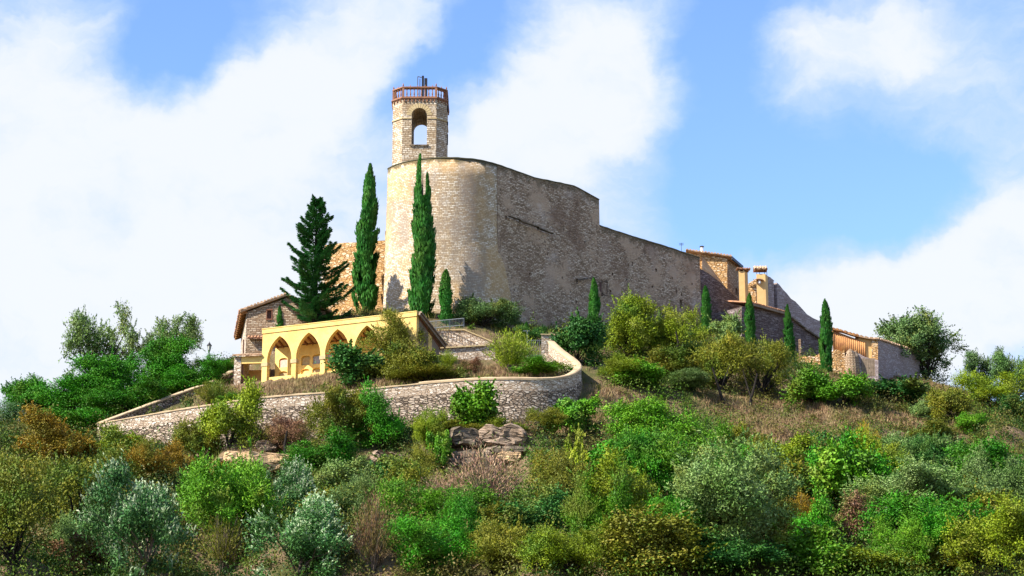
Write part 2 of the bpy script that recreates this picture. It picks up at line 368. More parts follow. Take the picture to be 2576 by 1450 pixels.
def rockmat(name, a, b, dark):
    m, t = newmat(name); pos = t.n('ShaderNodeTexCoord').outputs['Object']
    st = t.n('ShaderNodeMapping', {'Vector': pos, 'Scale': (0.5, 0.5, 3.2)}).outputs[0]
    n1 = t.noise(st, 1.6, 6, 0.65, 0.6).outputs[0]; n2 = t.noise(pos, 1.1, 6, 0.65).outputs[0]; n3 = t.noise(pos, 9, 4, 0.6).outputs[0]
    vr = t.n('ShaderNodeTexVoronoi', {'Vector': st, 'Scale': 0.9, 'Randomness': 1.0}, feature='DISTANCE_TO_EDGE').outputs[0]
    c = t.mix(t.step(n2, .38, .62), a, b); c = t.mix(t.m('MULTIPLY', t.step(n1, .52, .66), .6), c, dark)
    crack = t.m('SUBTRACT', 1.0, t.step(vr, 0.0, 0.05)); c = t.mix(t.m('MULTIPLY', crack, .8), c, tuple(q * .35 for q in dark))
    finish(t, c, 0.95, t.m('ADD', t.m('ADD', n1, t.m('MULTIPLY', n3, .4)), t.m('MULTIPLY', crack, -1.2)), 1.0, 0.15); return m
M_rock = rockmat('sandstone_rock', (0.34, 0.25, 0.18), (0.22, 0.155, 0.105), (0.10, 0.07, 0.045))
M_rockdark = rockmat('lichened_rock', (0.22, 0.17, 0.12), (0.13, 0.10, 0.07), (0.05, 0.045, 0.03))
M_rockochre = rockmat('ochre_rock', (0.60, 0.41, 0.22), (0.44, 0.28, 0.15), (0.30, 0.19, 0.10))
# ------------------------------------------------------------------ terrain
def fitpts(lst): return np.array([at(*p) for p in lst])
COMMON = [ # behind and beside the castle (px, py, Y)
 (900, 800, 222), (1300, 818, 236), (1700, 868, 256), (2120, 955, 262), (2400, 1010, 262), (2700, 1120, 250), (3000, 1350, 225), (600, 960, 236), (250, 1080, 240), (0, 1190, 236), (-300, 1330, 220)]
OUT = COMMON + [(60, 1460, 128), (640, 1455, 129), (1288, 1452, 130), (1900, 1452, 131), (2520, 1450, 133), (-400, 1560, 128), (3000, 1540, 132),
 (60, 1300, 147), (640, 1310, 147), (1288, 1310, 149), (1900, 1305, 151), (2520, 1300, 155),
 (60, 1190, 165), (420, 1200, 166), (600, 1205, 170), (800, 1215, 169.5), (975, 1210, 170.5), (1150, 1200, 173), (1280, 1198, 173.6), (640, 1150, 177), (900, 1145, 177.5), (1600, 1190, 169), (2000, 1180, 173), (2500, 1190, 177),
 (1300, 1095, 178.3), (1150, 1098, 178),
 (0, 1120, 182), (180, 1120, 187), (255, 1132, 188.5), (345, 1142, 187), (500, 1136, 185.5), (630, 1126, 184.6), (740, 1116, 184), (850, 1106, 183.5), (980, 1098, 183), (1100, 1092, 182.6), (1250, 1080, 182.6), (1400, 1070, 183.6), (1490, 985, 188),
 (1750, 1010, 192), (2100, 1055, 192), (2400, 1090, 192), (2570, 1110, 190),
 (1500, 925, 198), (1650, 925, 203), (1800, 915, 208), (1950, 930, 210), (2150, 972, 214),
 (1490, 835, 213), (1775, 842, 222), (1887, 868, 222), (1985, 906, 222), (2078, 942, 222), (2150, 962, 225), (2310, 976, 227), (2400, 986, 228), (2470, 1014, 226), (2600, 1045, 222),
 (1400, 845, 215), (1620, 842, 222),
 (120, 1070, 198), (420, 1020, 204), (560, 960, 207), (590, 940, 209)]
INN = COMMON + [(300, 1066, 190.5), (400, 1046, 191), (520, 1024, 190), (640, 1010, 188.5), (850, 995, 187.5), (1100, 970, 186.5), (1250, 958, 186), (1380, 955, 186),
 (500, 990, 201), (590, 950, 206),
 (680, 980, 196), (760, 962, 197), (860, 945, 197), (980, 930, 196), (665, 962, 202.6), (760, 950, 200.8), (850, 938, 198.8), (1040, 922, 195.6),
 (1150, 935, 192), (1250, 938, 191), (1350, 940, 190), (1440, 935, 189), (1400, 930, 194), (1300, 925, 196), (1160, 926, 199.6), (1220, 926, 200), (1110, 928, 199),
 (640, 925, 213), (790, 812, 210), (925, 795, 210.5), (1065, 805, 206), (1120, 828, 204.5), (1160, 832, 205), (1220, 845, 205), (1300, 850, 207), (1380, 850, 206),
 (1000, 790, 213), (1290, 820, 213.5), (1400, 840, 214)]
class TPS:
    def __init__(s, P, lam=0.4):
        s.xy = P[:, :2]; n = len(P); d = np.linalg.norm(s.xy[:, None] - s.xy[None], axis=2)
        K = s.phi(d) + np.eye(n) * lam; Q = np.hstack([np.ones((n, 1)), s.xy])
        A = np.block([[K, Q], [Q.T, np.zeros((3, 3))]]); s.w = np.linalg.solve(A, np.concatenate([P[:, 2], np.zeros(3)]))
    @staticmethod
    def phi(r): return r * r * np.log(r + 1e-9)
    def __call__(s, x, y):
        x = np.atleast_1d(x).astype(float); y = np.atleast_1d(y).astype(float); n = len(s.xy)
        r = np.hypot(x[:, None] - s.xy[None, :, 0], y[:, None] - s.xy[None, :, 1])
        return s.phi(r) @ s.w[:n] + s.w[n] + s.w[n + 1] * x + s.w[n + 2] * y
T_OUT = TPS(fitpts(OUT)); T_IN = TPS(fitpts(INN))
# retaining wall: (px, py of the coping, Y)
WALL = [(257, 1062, 189), (345, 1046, 188.0), (440, 1030, 187.0), (540, 1015, 186.0), (630, 1001, 185.2), (740, 991, 184.8), (850, 984, 184.4), (960, 973, 184.0), (1080, 961, 183.6), (1200, 952, 183.2), (1290, 951, 183.2), (1360, 953, 183.8),
        (1410, 951, 184.8), (1445, 942, 186.2), (1466, 928, 188.2), (1462, 914, 190.2), (1440, 898, 192.4), (1415, 880, 194.4), (1397, 862, 196)]
wallP = np.array([at(*p) for p in WALL])
RET = [(257, 1062, 189), (345, 1029, 193.5), (430, 997, 198), (500, 972, 202), (520, 968, 203.2), (560, 948, 206), (592, 930, 209)]
retP = np.array([at(*p) for p in RET])
def resample(P, step):
    P = np.asarray(P, float); L = np.concatenate([[0], np.cumsum(np.linalg.norm(np.diff(P, axis=0), axis=1))])
    k = max(2, int(L[-1] / step) + 1); s = np.linspace(0, L[-1], k)
    return np.stack([np.interp(s, L, P[:, i]) for i in range(3)], 1)
def inset(P, k):
    P = resample(P, 1.0); d = np.gradient(P[:, :2], axis=0); d /= np.linalg.norm(d, axis=1)[:, None]; return [(p[0] - q[1] * k, p[1] + q[0] * k) for p, q in zip(P, d)]
REG = inset(wallP, .75) + [tuple(at(1385, 850, 197)[:2]), tuple(at(1420, 840, 212)[:2]), tuple(at(1300, 830, 232)[:2]), tuple(at(600, 900, 232)[:2])] + inset(retP, -.55)[::-1][:-1]
def inpoly(x, y, poly):
    x = np.atleast_1d(x); y = np.atleast_1d(y); res = np.zeros(x.shape, bool); n = len(poly); j = n - 1
    for i in range(n):
        xi, yi = poly[i]; xj, yj = poly[j]
        c = ((yi > y) != (yj > y)) & (x < (xj - xi) * (y - yi) / ((yj - yi) if yj != yi else 1e-9) + xi)
        res ^= c; j = i
    return res
_B = at(1048, 783, 196.0); _A = atz(661, 828, _B[2]); _d = (_B - _A)[:2] / np.linalg.norm((_B - _A)[:2]); _n = np.array([-_d[1], _d[0]])
FLAT = [tuple(_A[:2] - _d * 4.0 + _n * .1), tuple(_B[:2] - _n * .0), tuple(_B[:2] + _n * 3.0), tuple(_A[:2] - _d * 4.0 + _n * 3.6)]
rs = np.random.RandomState(5)
WAVES = [(rs.uniform(0.15, 1.1), rs.uniform(0, 6.28), rs.uniform(0, 6.28)) for _ in range(26)]
def rough(x, y):
    s = 0
    for k, a, p in WAVES: s = s + np.sin(k * (x * math.cos(a) + y * math.sin(a)) + p) * 0.11 / (0.3 + k)
    return s
def H(x, y):
    x = np.atleast_1d(x).astype(float); y = np.atleast_1d(y).astype(float)
    zo = T_OUT(x, y); ins = inpoly(x, y, REG)
    z = np.where(ins, T_IN(x, y), zo) + rough(x, y) * np.where(ins, 0.25, 1.75 * np.clip((212 - y) / 28, .12, 1) * np.where((x < 8) & (y > 176), .45, 1.0))
    z = np.where(inpoly(x, y, FLAT), np.minimum(z, 43.15), z)
    r = np.hypot(x * 0.95, y - 190)
    k = np.clip((r - 78) / 105, 0, 1); k = k * k * (3 - 2 * k)
    z = np.clip(z, -5, 62) * (1 - k)
    return np.maximum(z, 0.0)
def H1(x, y): return float(H(x, y)[0])
def ground_at(px, py, y0=112, y1=250):
    ys = np.arange(y0, y1, 0.5); d = ray(px, py); t = ys / d[1]
    zs = CZ + d[2] * t; g = H(d[0] * t, ys); i = np.argmax(g >= zs)
    if not (g >= zs).any(): return None
    return np.array([d[0] * t[i], ys[i], g[i]])
def axis(lo, hi, st, far):
    a = list(np.arange(lo, hi + st, st)); s = st; v = a[-1]; u = a[0]
    while v < far: s *= 1.35; v += s; a.append(v)
    s = st
    while u > -far: s *= 1.35; u -= s; a.insert(0, u)
    return np.array(a)
gx = axis(-62, 64, 0.55, 6000); gy = axis(106, 245, 0.55, 6000)
GX, GY = np.meshgrid(gx, gy); zz = H(GX.ravel(), GY.ravel())
nx, ny = len(gx), len(gy)
me = bpy.data.meshes.new('hillside')
vv = np.stack([GX.ravel(), GY.ravel(), zz], 1).astype(np.float32)
ii = (np.arange(ny - 1)[:, None] * nx + np.arange(nx - 1)[None]).ravel()
ff = np.stack([ii, ii + 1, ii + nx + 1, ii + nx], 1)
def fast_mesh(me, vv, ff, attr=None, smooth=False):
    n, k = ff.shape
    me.vertices.add(len(vv)); me.vertices.foreach_set('co', np.ascontiguousarray(vv, np.float32).ravel())
    me.loops.add(n * k); me.loops.foreach_set('vertex_index', np.ascontiguousarray(ff, np.int32).ravel())
    me.polygons.add(n); me.polygons.foreach_set('loop_start', np.arange(0, n * k, k, dtype=np.int32))
    if smooth: me.polygons.foreach_set('use_smooth', np.ones(n, bool))
    if attr is not None:
        at_ = me.attributes.new('lv', 'FLOAT', 'POINT'); at_.data.foreach_set('value', np.ascontiguousarray(attr, np.float32))
    me.update(calc_edges=True)
fast_mesh(me, vv, ff, smooth=True)
m, t = newmat('hill_soil')
geo = t.n('ShaderNodeNewGeometry').outputs['Position']
g1 = t.noise(geo, 0.12, 5, 0.6).outputs[0]; g2 = t.noise(geo, 1.6, 5, 0.65).outputs[0]; g3 = t.noise(geo, 9, 3, 0.6).outputs[0]
c = t.mix(t.step(g2, 0.35, 0.65), (0.12, 0.078, 0.042), (0.22, 0.15, 0.085))
c = t.mix(t.step(g1, 0.46, 0.60), c, (0.07, 0.075, 0.02))
c = t.mix(t.step(g3, 0.5, 0.75), c, (0.10, 0.07, 0.04))
finish(t, c, 0.95, t.m('ADD', g2, g3), 0.8, 0.25)
me.materials.append(m)
land = bpy.data.objects.new('hillside', me); COL.objects.link(land); setprops(land, kind='structure', label='scrub covered hillside of dry brown earth below the castle', cat='hillside')

# ------------------------------------------------------------------ walls that follow a path
def ribbon(name, P, thick, zb, mat, parent=None, batter=0.0, rows=6, ztop=None, jag=0.0, seed=1, **kw):
    """P: (n,3) points along the top outer edge, left to right; thickness goes to the far side"""
    P = np.asarray(P, float); n = len(P); d = np.gradient(P[:, :2], axis=0); d /= np.linalg.norm(d, axis=1)[:, None]
    back = np.stack([-d[:, 1], d[:, 0]], 1)
    L = np.concatenate([[0], np.cumsum(np.linalg.norm(np.diff(P[:, :2], axis=0), axis=1))])
    zb = np.broadcast_to(zb, (n,)).astype(float); rn = np.random.RandomState(seed)
    top = P[:, 2] + (rn.uniform(-jag, jag, n) if jag else 0)
    V = []; UVc = []; TD = []
    for r in range(rows + 1):
        f = r / rows; z = top + (zb - top) * f
        out = batter * (f ** 1.3) * (top - zb)
        V.append(np.stack([P[:, 0] - back[:, 0] * out, P[:, 1] - back[:, 1] * out, z], 1)); UVc.append(np.stack([L, z], 1)); TD.append(top - z)
    V.append(np.stack([P[:, 0] + back[:, 0] * thick, P[:, 1] + back[:, 1] * thick, top], 1)); UVc.append(np.stack([L, top + thick], 1)); TD.append(top * 0)
    V.append(np.stack([P[:, 0] + back[:, 0] * thick, P[:, 1] + back[:, 1] * thick, zb], 1)); UVc.append(np.stack([L + 3, zb], 1)); TD.append(top - zb)
    nr = rows + 3; V = np.concatenate(V); UVc = np.concatenate(UVc); TD = np.concatenate(TD); fs = []
    for r in range(rows):
        for i in range(n - 1): fs.append((r * n + i, (r + 1) * n + i, (r + 1) * n + i + 1, r * n + i + 1))
    a, b = (rows + 1) * n, (rows + 2) * n
    for i in range(n - 1):
        fs.append((i, i + 1, a + i + 1, a + i)); fs.append((a + i, a + i + 1, b + i + 1, b + i)); fs.append((b + i, b + i + 1, rows * n + i + 1, rows * n + i))
    for e in (0, n - 1):
        loop = [r * n + e for r in range(rows + 1)] + [b + e, a + e]; fs.append(tuple(loop if e else loop[::-1]))
    off = rootloc(parent) if parent is not None else Vector((float(P[:, 0].mean()), float(P[:, 1].mean()), float(zb.min())))
    me = bpy.data.meshes.new(name); me.from_pydata([tuple(v - np.array(off)) for v in V], [], fs); me.update()
    ul = me.uv_layers.new(name='UVMap')
    for li, lp in enumerate(me.loops): ul.data[li].uv = UVc[lp.vertex_index]
    for e in (-1, -2):           # wall ends: metre-scaled UVs of their own
        poly = me.polygons[e]
        for li in poly.loop_indices:
            c_ = me.vertices[me.loops[li].vertex_index].co; nn = poly.normal; tt = Vector((-nn.y, nn.x, 0)).normalized(); ul.data[li].uv = (c_.dot(tt), c_.z + off.z)
    ta = me.attributes.new('topd', 'FLOAT', 'POINT'); ta.data.foreach_set('value', TD.astype(np.float32))
    me.materials.append(mat); o = bpy.data.objects.new(name, me); COL.objects.link(o)
    if parent is not None: o.parent = parent
    else: o.location = off
    return setprops(o, **kw)
def smoothp(P, it=2):
    P = np.asarray(P, float)
    for _ in range(it):
        Q = [P[0]]
        for a, b in zip(P[:-1], P[1:]): Q += [a * .75 + b * .25, a * .25 + b * .75]
        Q.append(P[-1]); P = np.array(Q)
    return P
def coping(name, P, wd, ht, mat, parent, seg=None, seed=1, over=0.06, front=0.0):
    """rounded (seg None) or separate-stone cap along a wall top whose outer top edge is P"""
    P = np.asarray(P, float); d = np.gradient(P[:, :2], axis=0); d /= np.linalg.norm(d, axis=1)[:, None]; back = np.stack([-d[:, 1], d[:, 0]], 1)
    mb = MB(); rn = np.random.RandomState(seed)
    prof = [(-over, -0.03), (-over, ht * .55), (-over + wd * .15, ht * .9), (wd * .5, ht), (wd * .85, ht * .9), (wd + over, ht * .55), (wd + over, -0.03)]
    n = len(P); k = len(prof); V = []
    for i in range(n):
        h = 1 + (rn.uniform(-.25, .25) if seg else rn.uniform(-.06, .06))
        for (a, b) in prof: V.append((P[i, 0] + back[i, 0] * a, P[i, 1] + back[i, 1] * a, P[i, 2] + b * h))
    fs = [(i * k + j, i * k + j + 1, (i + 1) * k + j + 1, (i + 1) * k + j) for i in range(n - 1) for j in range(k - 1)]
    fs += [(i * k + k - 1, i * k, (i + 1) * k, (i + 1) * k + k - 1) for i in range(n - 1)]
    fs += [tuple(range(k)), tuple(range((n - 1) * k, n * k))[::-1]]
    mb.add(V, fs); return mb.build(name, mat, parent)

# ------------------------------------------------------------------ the castle
zt = at(1160, 399, 210.2)[2]                       # level top of the high enclosure
BC = np.array([-6.49, 216.59]); BR = 6.6
WD = R(49.5); wdir = np.array([math.cos(WD), math.sin(WD)])
T0 = BC + BR * np.array([math.sin(WD), -math.cos(WD)])
castle = thing('castle', (BC[0], BC[1], 50.5), 'big stone castle with rounded corner bastion and long high wall crowning the hill', 'castle')
ang = np.radians(np.arange(205, 180 + 90 + 49.5 + 0.1, 3.0))
arc = np.stack([BC[0] + BR * np.cos(ang), BC[1] + BR * np.sin(ang), np.full(len(ang), zt)], 1)
bast = ribbon('bastion', arc, 1.2, 47.0, M_bastion, castle, batter=np.interp(np.degrees(ang), [180, 270, 319], [.026, .014, .012]), rows=12)
bast.data.polygons.foreach_set('use_smooth', [True] * len(bast.data.polygons))
# swelling foot of the bastion standing proud of the curtain wall at its right side
ang2 = np.radians(np.arange(200, 180 + 90 + 66, 3.0))
zf = at(1262, 560, 211)[2]
fb = np.stack([BC[0] + (BR - .02) * np.cos(ang2), BC[1] + (BR - .02) * np.sin(ang2), np.full(len(ang2), zf)], 1)
fphi = np.clip((np.degrees(ang2) - 262) / 48, 0, 1); foot = ribbon('bastion_foot', fb, 1.0, 47.0, M_bastion, castle, batter=0.085 * fphi ** 1.3 * (3 - 2 * fphi), rows=8)
foot.data.polygons.foreach_set('use_smooth', [True] * len(foot.data.polygons))
coping('bastion_coping', arc, 0.7, 0.12, plain('mossy_coping', (0.12, 0.10, 0.06), 0.95, 0.3, 1.2, col2=(0.06, 0.065, 0.035)), castle, seg=True, seed=3)
def solve_on_wall(px, zg=60.0, o=T0, d=wdir):
    lo, hi = -5.0, 80.0
    for _ in range(50):
        mid = (lo + hi) / 2; p = o + d * mid
        if project((p[0], p[1], zg))[0] < px: lo = mid
        else: hi = mid
    return lo
s1 = solve_on_wall(1507, zt); s2 = solve_on_wall(1762, 60)
nrm = np.array([math.sin(WD), -math.cos(WD)])
def wall_panel(name, tops, zb, mat, cuts, thick=1.5, o=T0, d=wdir, batter=0.014, parent=castle, moss=True):
    """straight wall: tops = [(s, ztop)...]; battered outer face; cuts = [(px, py, w, h)] recesses"""
    nb = np.array([d[1], -d[0]]); mb = MB(); n = len(tops); V = []
    for (s, z) in tops:
        p = o + d * s; q = p + nb * batter * (z - zb)
        V += [(p[0], p[1], z), (q[0], q[1], zb), (p[0] - nb[0] * thick, p[1] - nb[1] * thick, z), (p[0] - nb[0] * thick, p[1] - nb[1] * thick, zb)]
    fs = []
    for i in range(n - 1):
        a, b = 4 * i, 4 * i + 4
        fs += [(a, a + 1, b + 1, b), (a, b, b + 2, a + 2), (a + 2, b + 2, b + 3, a + 3), (a + 1, a + 3, b + 3, b + 1)]
    fs += [(0, 2, 3, 1), (4 * n - 4, 4 * n - 3, 4 * n - 1, 4 * n - 2)]
    mb.add(V, fs); cb = MB()
    rz = math.atan2(d[1], d[0])
    for (px, py, wd, ht) in cuts:
        q = onplane(px, py, (o[0], o[1], 0), nb); cb.box((q[0], q[1], q[2]), (wd, 1.7, ht), rz)
    ob = mb.build(name, mat, parent, cuts=cb)
    me = ob.data; ss = np.array([tp[0] for tp in tops]); zs = np.array([tp[1] for tp in tops]); off = rootloc(parent)
    td = me.attributes.new('topd', 'FLOAT', 'POINT')
    for v in me.vertices:
        s = (v.co.x + off.x - o[0]) * d[0] + (v.co.y + off.y - o[1]) * d[1]; td.data[v.index].value = max(0, float(np.interp(s, ss, zs)) - v.co.z - off.z)
    return ob
rc = random.Random(4)
holes1 = [(1272, 549, .25, .5), (1352, 578, .2, .35), (1412, 700, .22, .25), (1446, 760, .2, .3), (1375, 640, .2, .2), (1330, 690, .2, .2), (1470, 610, .2, .25), (1449, 708, .35, .5),
          (1290, 730, .2, .2), (1400, 775, .2, .2), (1340, 560, .2, .2), (1432, 735, .2, .2)]
sb_ = solve_on_wall(1445, zt); ztop1 = [(0, zt), (s1 * .35, zt - .05), (sb_, at(1445, 469, (T0 + wdir * sb_)[1])[2]), (s1, at(1507, 503, (T0 + wdir * s1)[1])[2])]
w1_ = wall_panel('high_wall', ztop1, 46, M_curtain, holes1)
pe = T0 + wdir * s1; z2a = at(1518, 573, (T0 + wdir * (s1 + .4))[1])[2]; z2b = at(1762, 650, (T0 + wdir * s2)[1])[2]
tops2 = [(s1 + 0.02, z2a + .1), (lerp(s1, s2, .33), lerp(z2a, z2b, .33) + .05), (lerp(s1, s2, .7), lerp(z2a, z2b, .7) + .08), (s2, z2b)]
holes2 = [(1510, 727, .75, 1.5), (1534, 738, .3, .7), (1540, 690, .3, .3), (1600, 748, .4, .3), (1650, 680, .35, .35), (1575, 705, .25, .3), (1700, 735, .22, .45), (1714, 741, .22, .45), (1712, 765, .5, 1.0), (1590, 665, .22, .4), (1580, 668, .22, .3),
          (1690, 700, .25, .3), (1640, 722, .3, .25), (1740, 715, .22, .25), (1620, 700, .2, .2), (1560, 650, .2, .2), (1725, 690, .2, .2), (1670, 655, .2, .2)]
w2_ = wall_panel('long_wall', tops2, 48, M_curtain, holes2)
# cracks and projecting ledge stones, coping
mbc = MB()
for (a, b) in (((1272, 546), (1300, 556)), ((1300, 558), (1345, 574)), ((1345, 576), (1382, 590)), ((1445, 706), (1492, 700))):
    p = onplane(*a, (T0[0], T0[1], 0), nrm); q = onplane(*b, (T0[0], T0[1], 0), nrm)
    mbc = MB(); mbc.bar(p + np.array([nrm[0], nrm[1], 0]) * .45, q + np.array([nrm[0], nrm[1], 0]) * .45, .3, .09); mbc.build('string_ledge', M_rockdark, castle)
ct = np.array([[*(T0 + wdir * s), z] for s, z in ztop1]); ct = resample(ct, 0.7); coping('wall_coping', ct, 0.8, .14, MATS['mossy_coping'], castle, seg=True, seed=5)
ct2 = np.array([[*(T0 + wdir * s), z] for s, z in tops2]); ct2 = resample(ct2, 0.7); coping('wall_coping', ct2, 0.8, .16, MATS['mossy_coping'], castle, seg=True, seed=6)
# shuttered dark window at the foot of the long wall
q = onplane(1510, 727, (T0[0], T0[1], 0), nrm); mb = MB(); mb.box((q[0] - nrm[0] * -.1, q[1] + nrm[1] * .1, q[2]), (.62, .08, 1.3), WD); wn = mb.build('window', M_shutter, castle)
mb = MB()
for dz in (-.72, .72): mb.box((q[0] + nrm[0] * .62, q[1] + nrm[1] * .62, q[2] + dz), (.95, .18, .14), WD)
for dx in (-.42, .42): mb.box((q[0] + nrm[0] * .60 + wdir[0] * dx, q[1] + nrm[1] * .60 + wdir[1] * dx, q[2]), (.1, .14, 1.34), WD)
mb.build('window_frame', M_rock, wn)
# inner courtyard mass so the enclosure is solid from other sides
mb = MB(); e1 = T0 + wdir * s1
core = [(BC[0] - 5.0, BC[1] + 1.5), (BC[0] + 3.6, BC[1] - 1.6), tuple(T0 - nrm * 1.6 + wdir * 2), tuple(e1 - nrm * 1.6 - wdir * .5), (e1[0] - 5, e1[1] + 6), (BC[0] - 5, BC[1] + 14)]
mb.prism([(x, y, 47) for x, y in core], (0, 0, zt - 1.2 - 47)); mb.build('courtyard_block', M_curtain, castle)
e2 = T0 + wdir * s2; e2b = e2 - wdir * 9; core = [tuple(e1 - nrm * 1.5), tuple(e2b - nrm * 1.5), (e2b[0] - 5, e2b[1] + 3), (e1[0] - 7, e1[1] + 6)]
mb = MB(); mb.prism([(x, y, 47) for x, y in core], (0, 0, z2b - 3.2 - 47)); mb.build('courtyard_block', M_curtain, castle)
# ochre side wall left of the bastion
pa, pb = at(818, 618, 221.5), at(990, 604, 219.5)
P = resample([pa, at(870, 611, 221), pb], .7)
ribbon('side_wall', P, 1.0, 46, M_ochre, castle, rows=4, jag=.05, seed=8)
mb = MB(); mb.prism([(pa[0] - .02, pa[1] + .02, 46), (pa[0] - .35, pa[1] + .5, 46), (pa[0] + 1.4, pa[1] + 7, 46), (pa[0] + 1.8, pa[1] + 7, 46)], (0, 0, pa[2] - 46 - .05)); mb.build('side_wall', M_parapet, castle, label='pale narrow end of the ochre side wall')
# small roof items above the long wall
def wallpt(px, py, back=1.0):
    q = onplane(px, py, (T0[0] - nrm[0] * back, T0[1] - nrm[1] * back, 0), nrm); return q
q = wallpt(1581, 596); mb = MB(); mb.tube([q + [0, 0, -1.0], q + [0, 0, .1]], .06, 6); mb.lathe(q, [(.3, 0), (.34, .06), (.22, .14), (.05, .18)], 10); mb.build('roof_vent', M_iron, None, label='small dark mushroom vent poking above the long castle wall', cat='vent')
q = wallpt(1663, 622); mb = MB(); mb.box(q + [0, 0, -.45], (1.1, .8, 1.1), WD); mb.prism([(q[0] - .6, q[1] - .7, q[2] + .1), (q[0] + .6, q[1] + .3, q[2] + .1), (q[0] + .3, q[1] + .9, q[2] + .1), (q[0] - .9, q[1] - .1, q[2] + .1)], (0, 0, .12)); mb.build('roof_hatch', M_iron, None, label='dark box shaped roof hatch on the long castle wall', cat='roof hatch')
q = wallpt(1714, 618, 2.5); mb = MB(); mb.tube([q + [0, 0, -1.8], q + [0, 0, .3]], .025, 5)
for k in range(3): mb.bar(q + np.array([-.25, 0, .05 + k * .1]), q + np.array([.25, 0, .05 + k * .1]), .03, .03)
mb.build('antenna', M_iron, None, label='thin television antenna above the far end of the castle wall', cat='antenna')

# ------------------------------------------------------------------ bell tower
tx, ty = (at(1054, 300, 216)[0]), 219.6
hw, ch = 2.62, 1.0
def octo(h, c): return [(-h + c, -h), (h - c, -h), (h, -h + c), (h, h - c), (h - c, h), (-h + c, h), (-h, h - c), (-h, -h + c)]
z_base = 56.0; z_top = at(1054, 252, ty - hw)[2]
tower = thing('bell_tower', (tx, ty, z_base), 'octagonal stone bell tower with open arch rising above the castle bastion', 'bell tower')
hwid = hw
sc_ = 137 / (project((tx + 1, ty - 1.6, 67))[0] - project((tx, ty - 1.6, 67))[0]); hwid = sc_ / 2
fr = 43 / (project((tx + 1, ty - hwid, 67))[0] - project((tx, ty - hwid, 67))[0]); ch = hwid - fr
mb = MB(); mb.prism([(tx + x, ty + y, z_base) for x, y in octo(hwid, ch)], (0, 0, z_top - z_base))
za, zs_ = at(1054, 272, ty - hwid)[2], at(1054, 365, ty - hwid)[2]
ow = 19.5 / (project((tx + 1, ty - hwid, 67))[0] - project((tx, ty - hwid, 67))[0])
prof = [(-ow, zs_), (ow, zs_)] + [(ow * math.cos(a), za - ow + ow * math.sin(a)) for a in np.linspace(0, math.pi, 13)]
cb = MB(); cb.prism([(tx + x, ty - 5, z) for x, z in prof], (0, 10, 0))
shaft = mb.build('shaft', M_tower, tower, cuts=cb)
mb = MB()
zstr = at(1011, 298, ty - hwid)[2]
def ringbars(mb, h, c, z0, z1, proud, gap=None):
    o1 = octo(h + proud, c + proud * .41)
    for i in range(8):
        a = np.array(o1[i]); b = np.array(o1[(i + 1) % 8]); n_ = np.array([b[1] - a[1], -(b[0] - a[0])]); n_ = n_ / np.linalg.norm(n_)
        segs = [(0, 1)]
        if gap and i in (0, 4):
            Lh = np.linalg.norm(b - a); g = gap / Lh; segs = [(0, .5 - g), (.5 + g, 1)]
        for (s, e) in segs:
            p, q = a + (b - a) * s, a + (b - a) * e
            mb.prism([(tx + p[0], ty + p[1], z0), (tx + q[0], ty + q[1], z0), (tx + q[0] - n_[0] * .3, ty + q[1] - n_[1] * .3, z0), (tx + p[0] - n_[0] * .3, ty + p[1] - n_[1] * .3, z0)], (0, 0, z1 - z0))
ringbars(mb, hwid, ch, zstr - .06, zstr + .07, .07, gap=ow + .02)
for sgn in (-1, 1):
    m2 = MB()
    for k in range(0, len(mb.v), 8):
        if (np.mean([v[0] for v in mb.v[k:k + 8]]) - tx) * sgn > 0: m2.add(mb.v[k:k + 8], [tuple(i - 0 for i in f) for f in [(3, 2, 1, 0), (4, 5, 6, 7), (0, 1, 5, 4), (1, 2, 6, 5), (2, 3, 7, 6), (3, 0, 4, 7)]])
    m2.build('string_course', M_impost, tower)
mb = MB(); mb.box((tx, ty - hwid - .0, zs_ - .06), (ow * 2 + .3, .3, .12)); mb.build('window_sill', M_rockdark, tower)
# arch ring: voussoirs proud of the face
for s in (-1, 1):
    mb = MB()
    for k in range(13):
        a0, a1 = math.pi * k / 13 + .02, math.pi * (k + 1) / 13 - .02; r0, r1 = ow + .01, ow + .5
        q = [(tx + r * math.cos(a), ty + s * (hwid + .0), za - ow + r * math.sin(a)) for r, a in ((r0, a0), (r1, a0), (r1, a1), (r0, a1))]
        mb.prism(q, (0, s * .025, 0))
    mb.build('arch_ring', M_impost, tower)
mb = MB(); ringbars(mb, hwid, ch, z_top, z_top + .10, .08); ringbars(mb, hwid, ch, z_top + .10, z_top + .22, .16); mb.prism([(tx + x, ty + y, z_top + .02) for x, y in octo(hwid, ch)], (0, 0, .2))
mb.build('cornice', M_terra, tower)
mb = MB(); z0 = z_top - .28
for i in range(8):
    o1 = octo(hwid, ch); a = np.array(o1[i]); b = np.array(o1[(i + 1) % 8]); k = max(2, int(np.linalg.norm(b - a) / .38)); n_ = np.array([b[1] - a[1], -(b[0] - a[0])]); n_ = n_ / np.linalg.norm(n_)
    for j in range(k):
        p = a + (b - a) * (j + .5) / k + n_ * .06; mb = MB(); mb.box((tx + p[0], ty + p[1], z0 + .14), (.12, .14, .2), math.atan2(n_[1], n_[0]) + math.pi / 2); mb.build('corbel', M_terra, tower)
zr = z_top + .22; zrt = at(1054, 219, ty - hwid)[2]
rail = MB(); ringbars(rail, hwid - .02, ch, zr, zr + .09, .08); rail.build('bottom_rail', M_terra, tower)
rail = MB(); ringbars(rail, hwid - .02, ch, zrt - .10, zrt + .02, .10); ringbars(rail, hwid - .05, ch, zrt - .18, zrt - .10, .02); rail.build('top_rail', M_terra, tower)
bal = None
hb = zrt - .18 - (zr + .09)
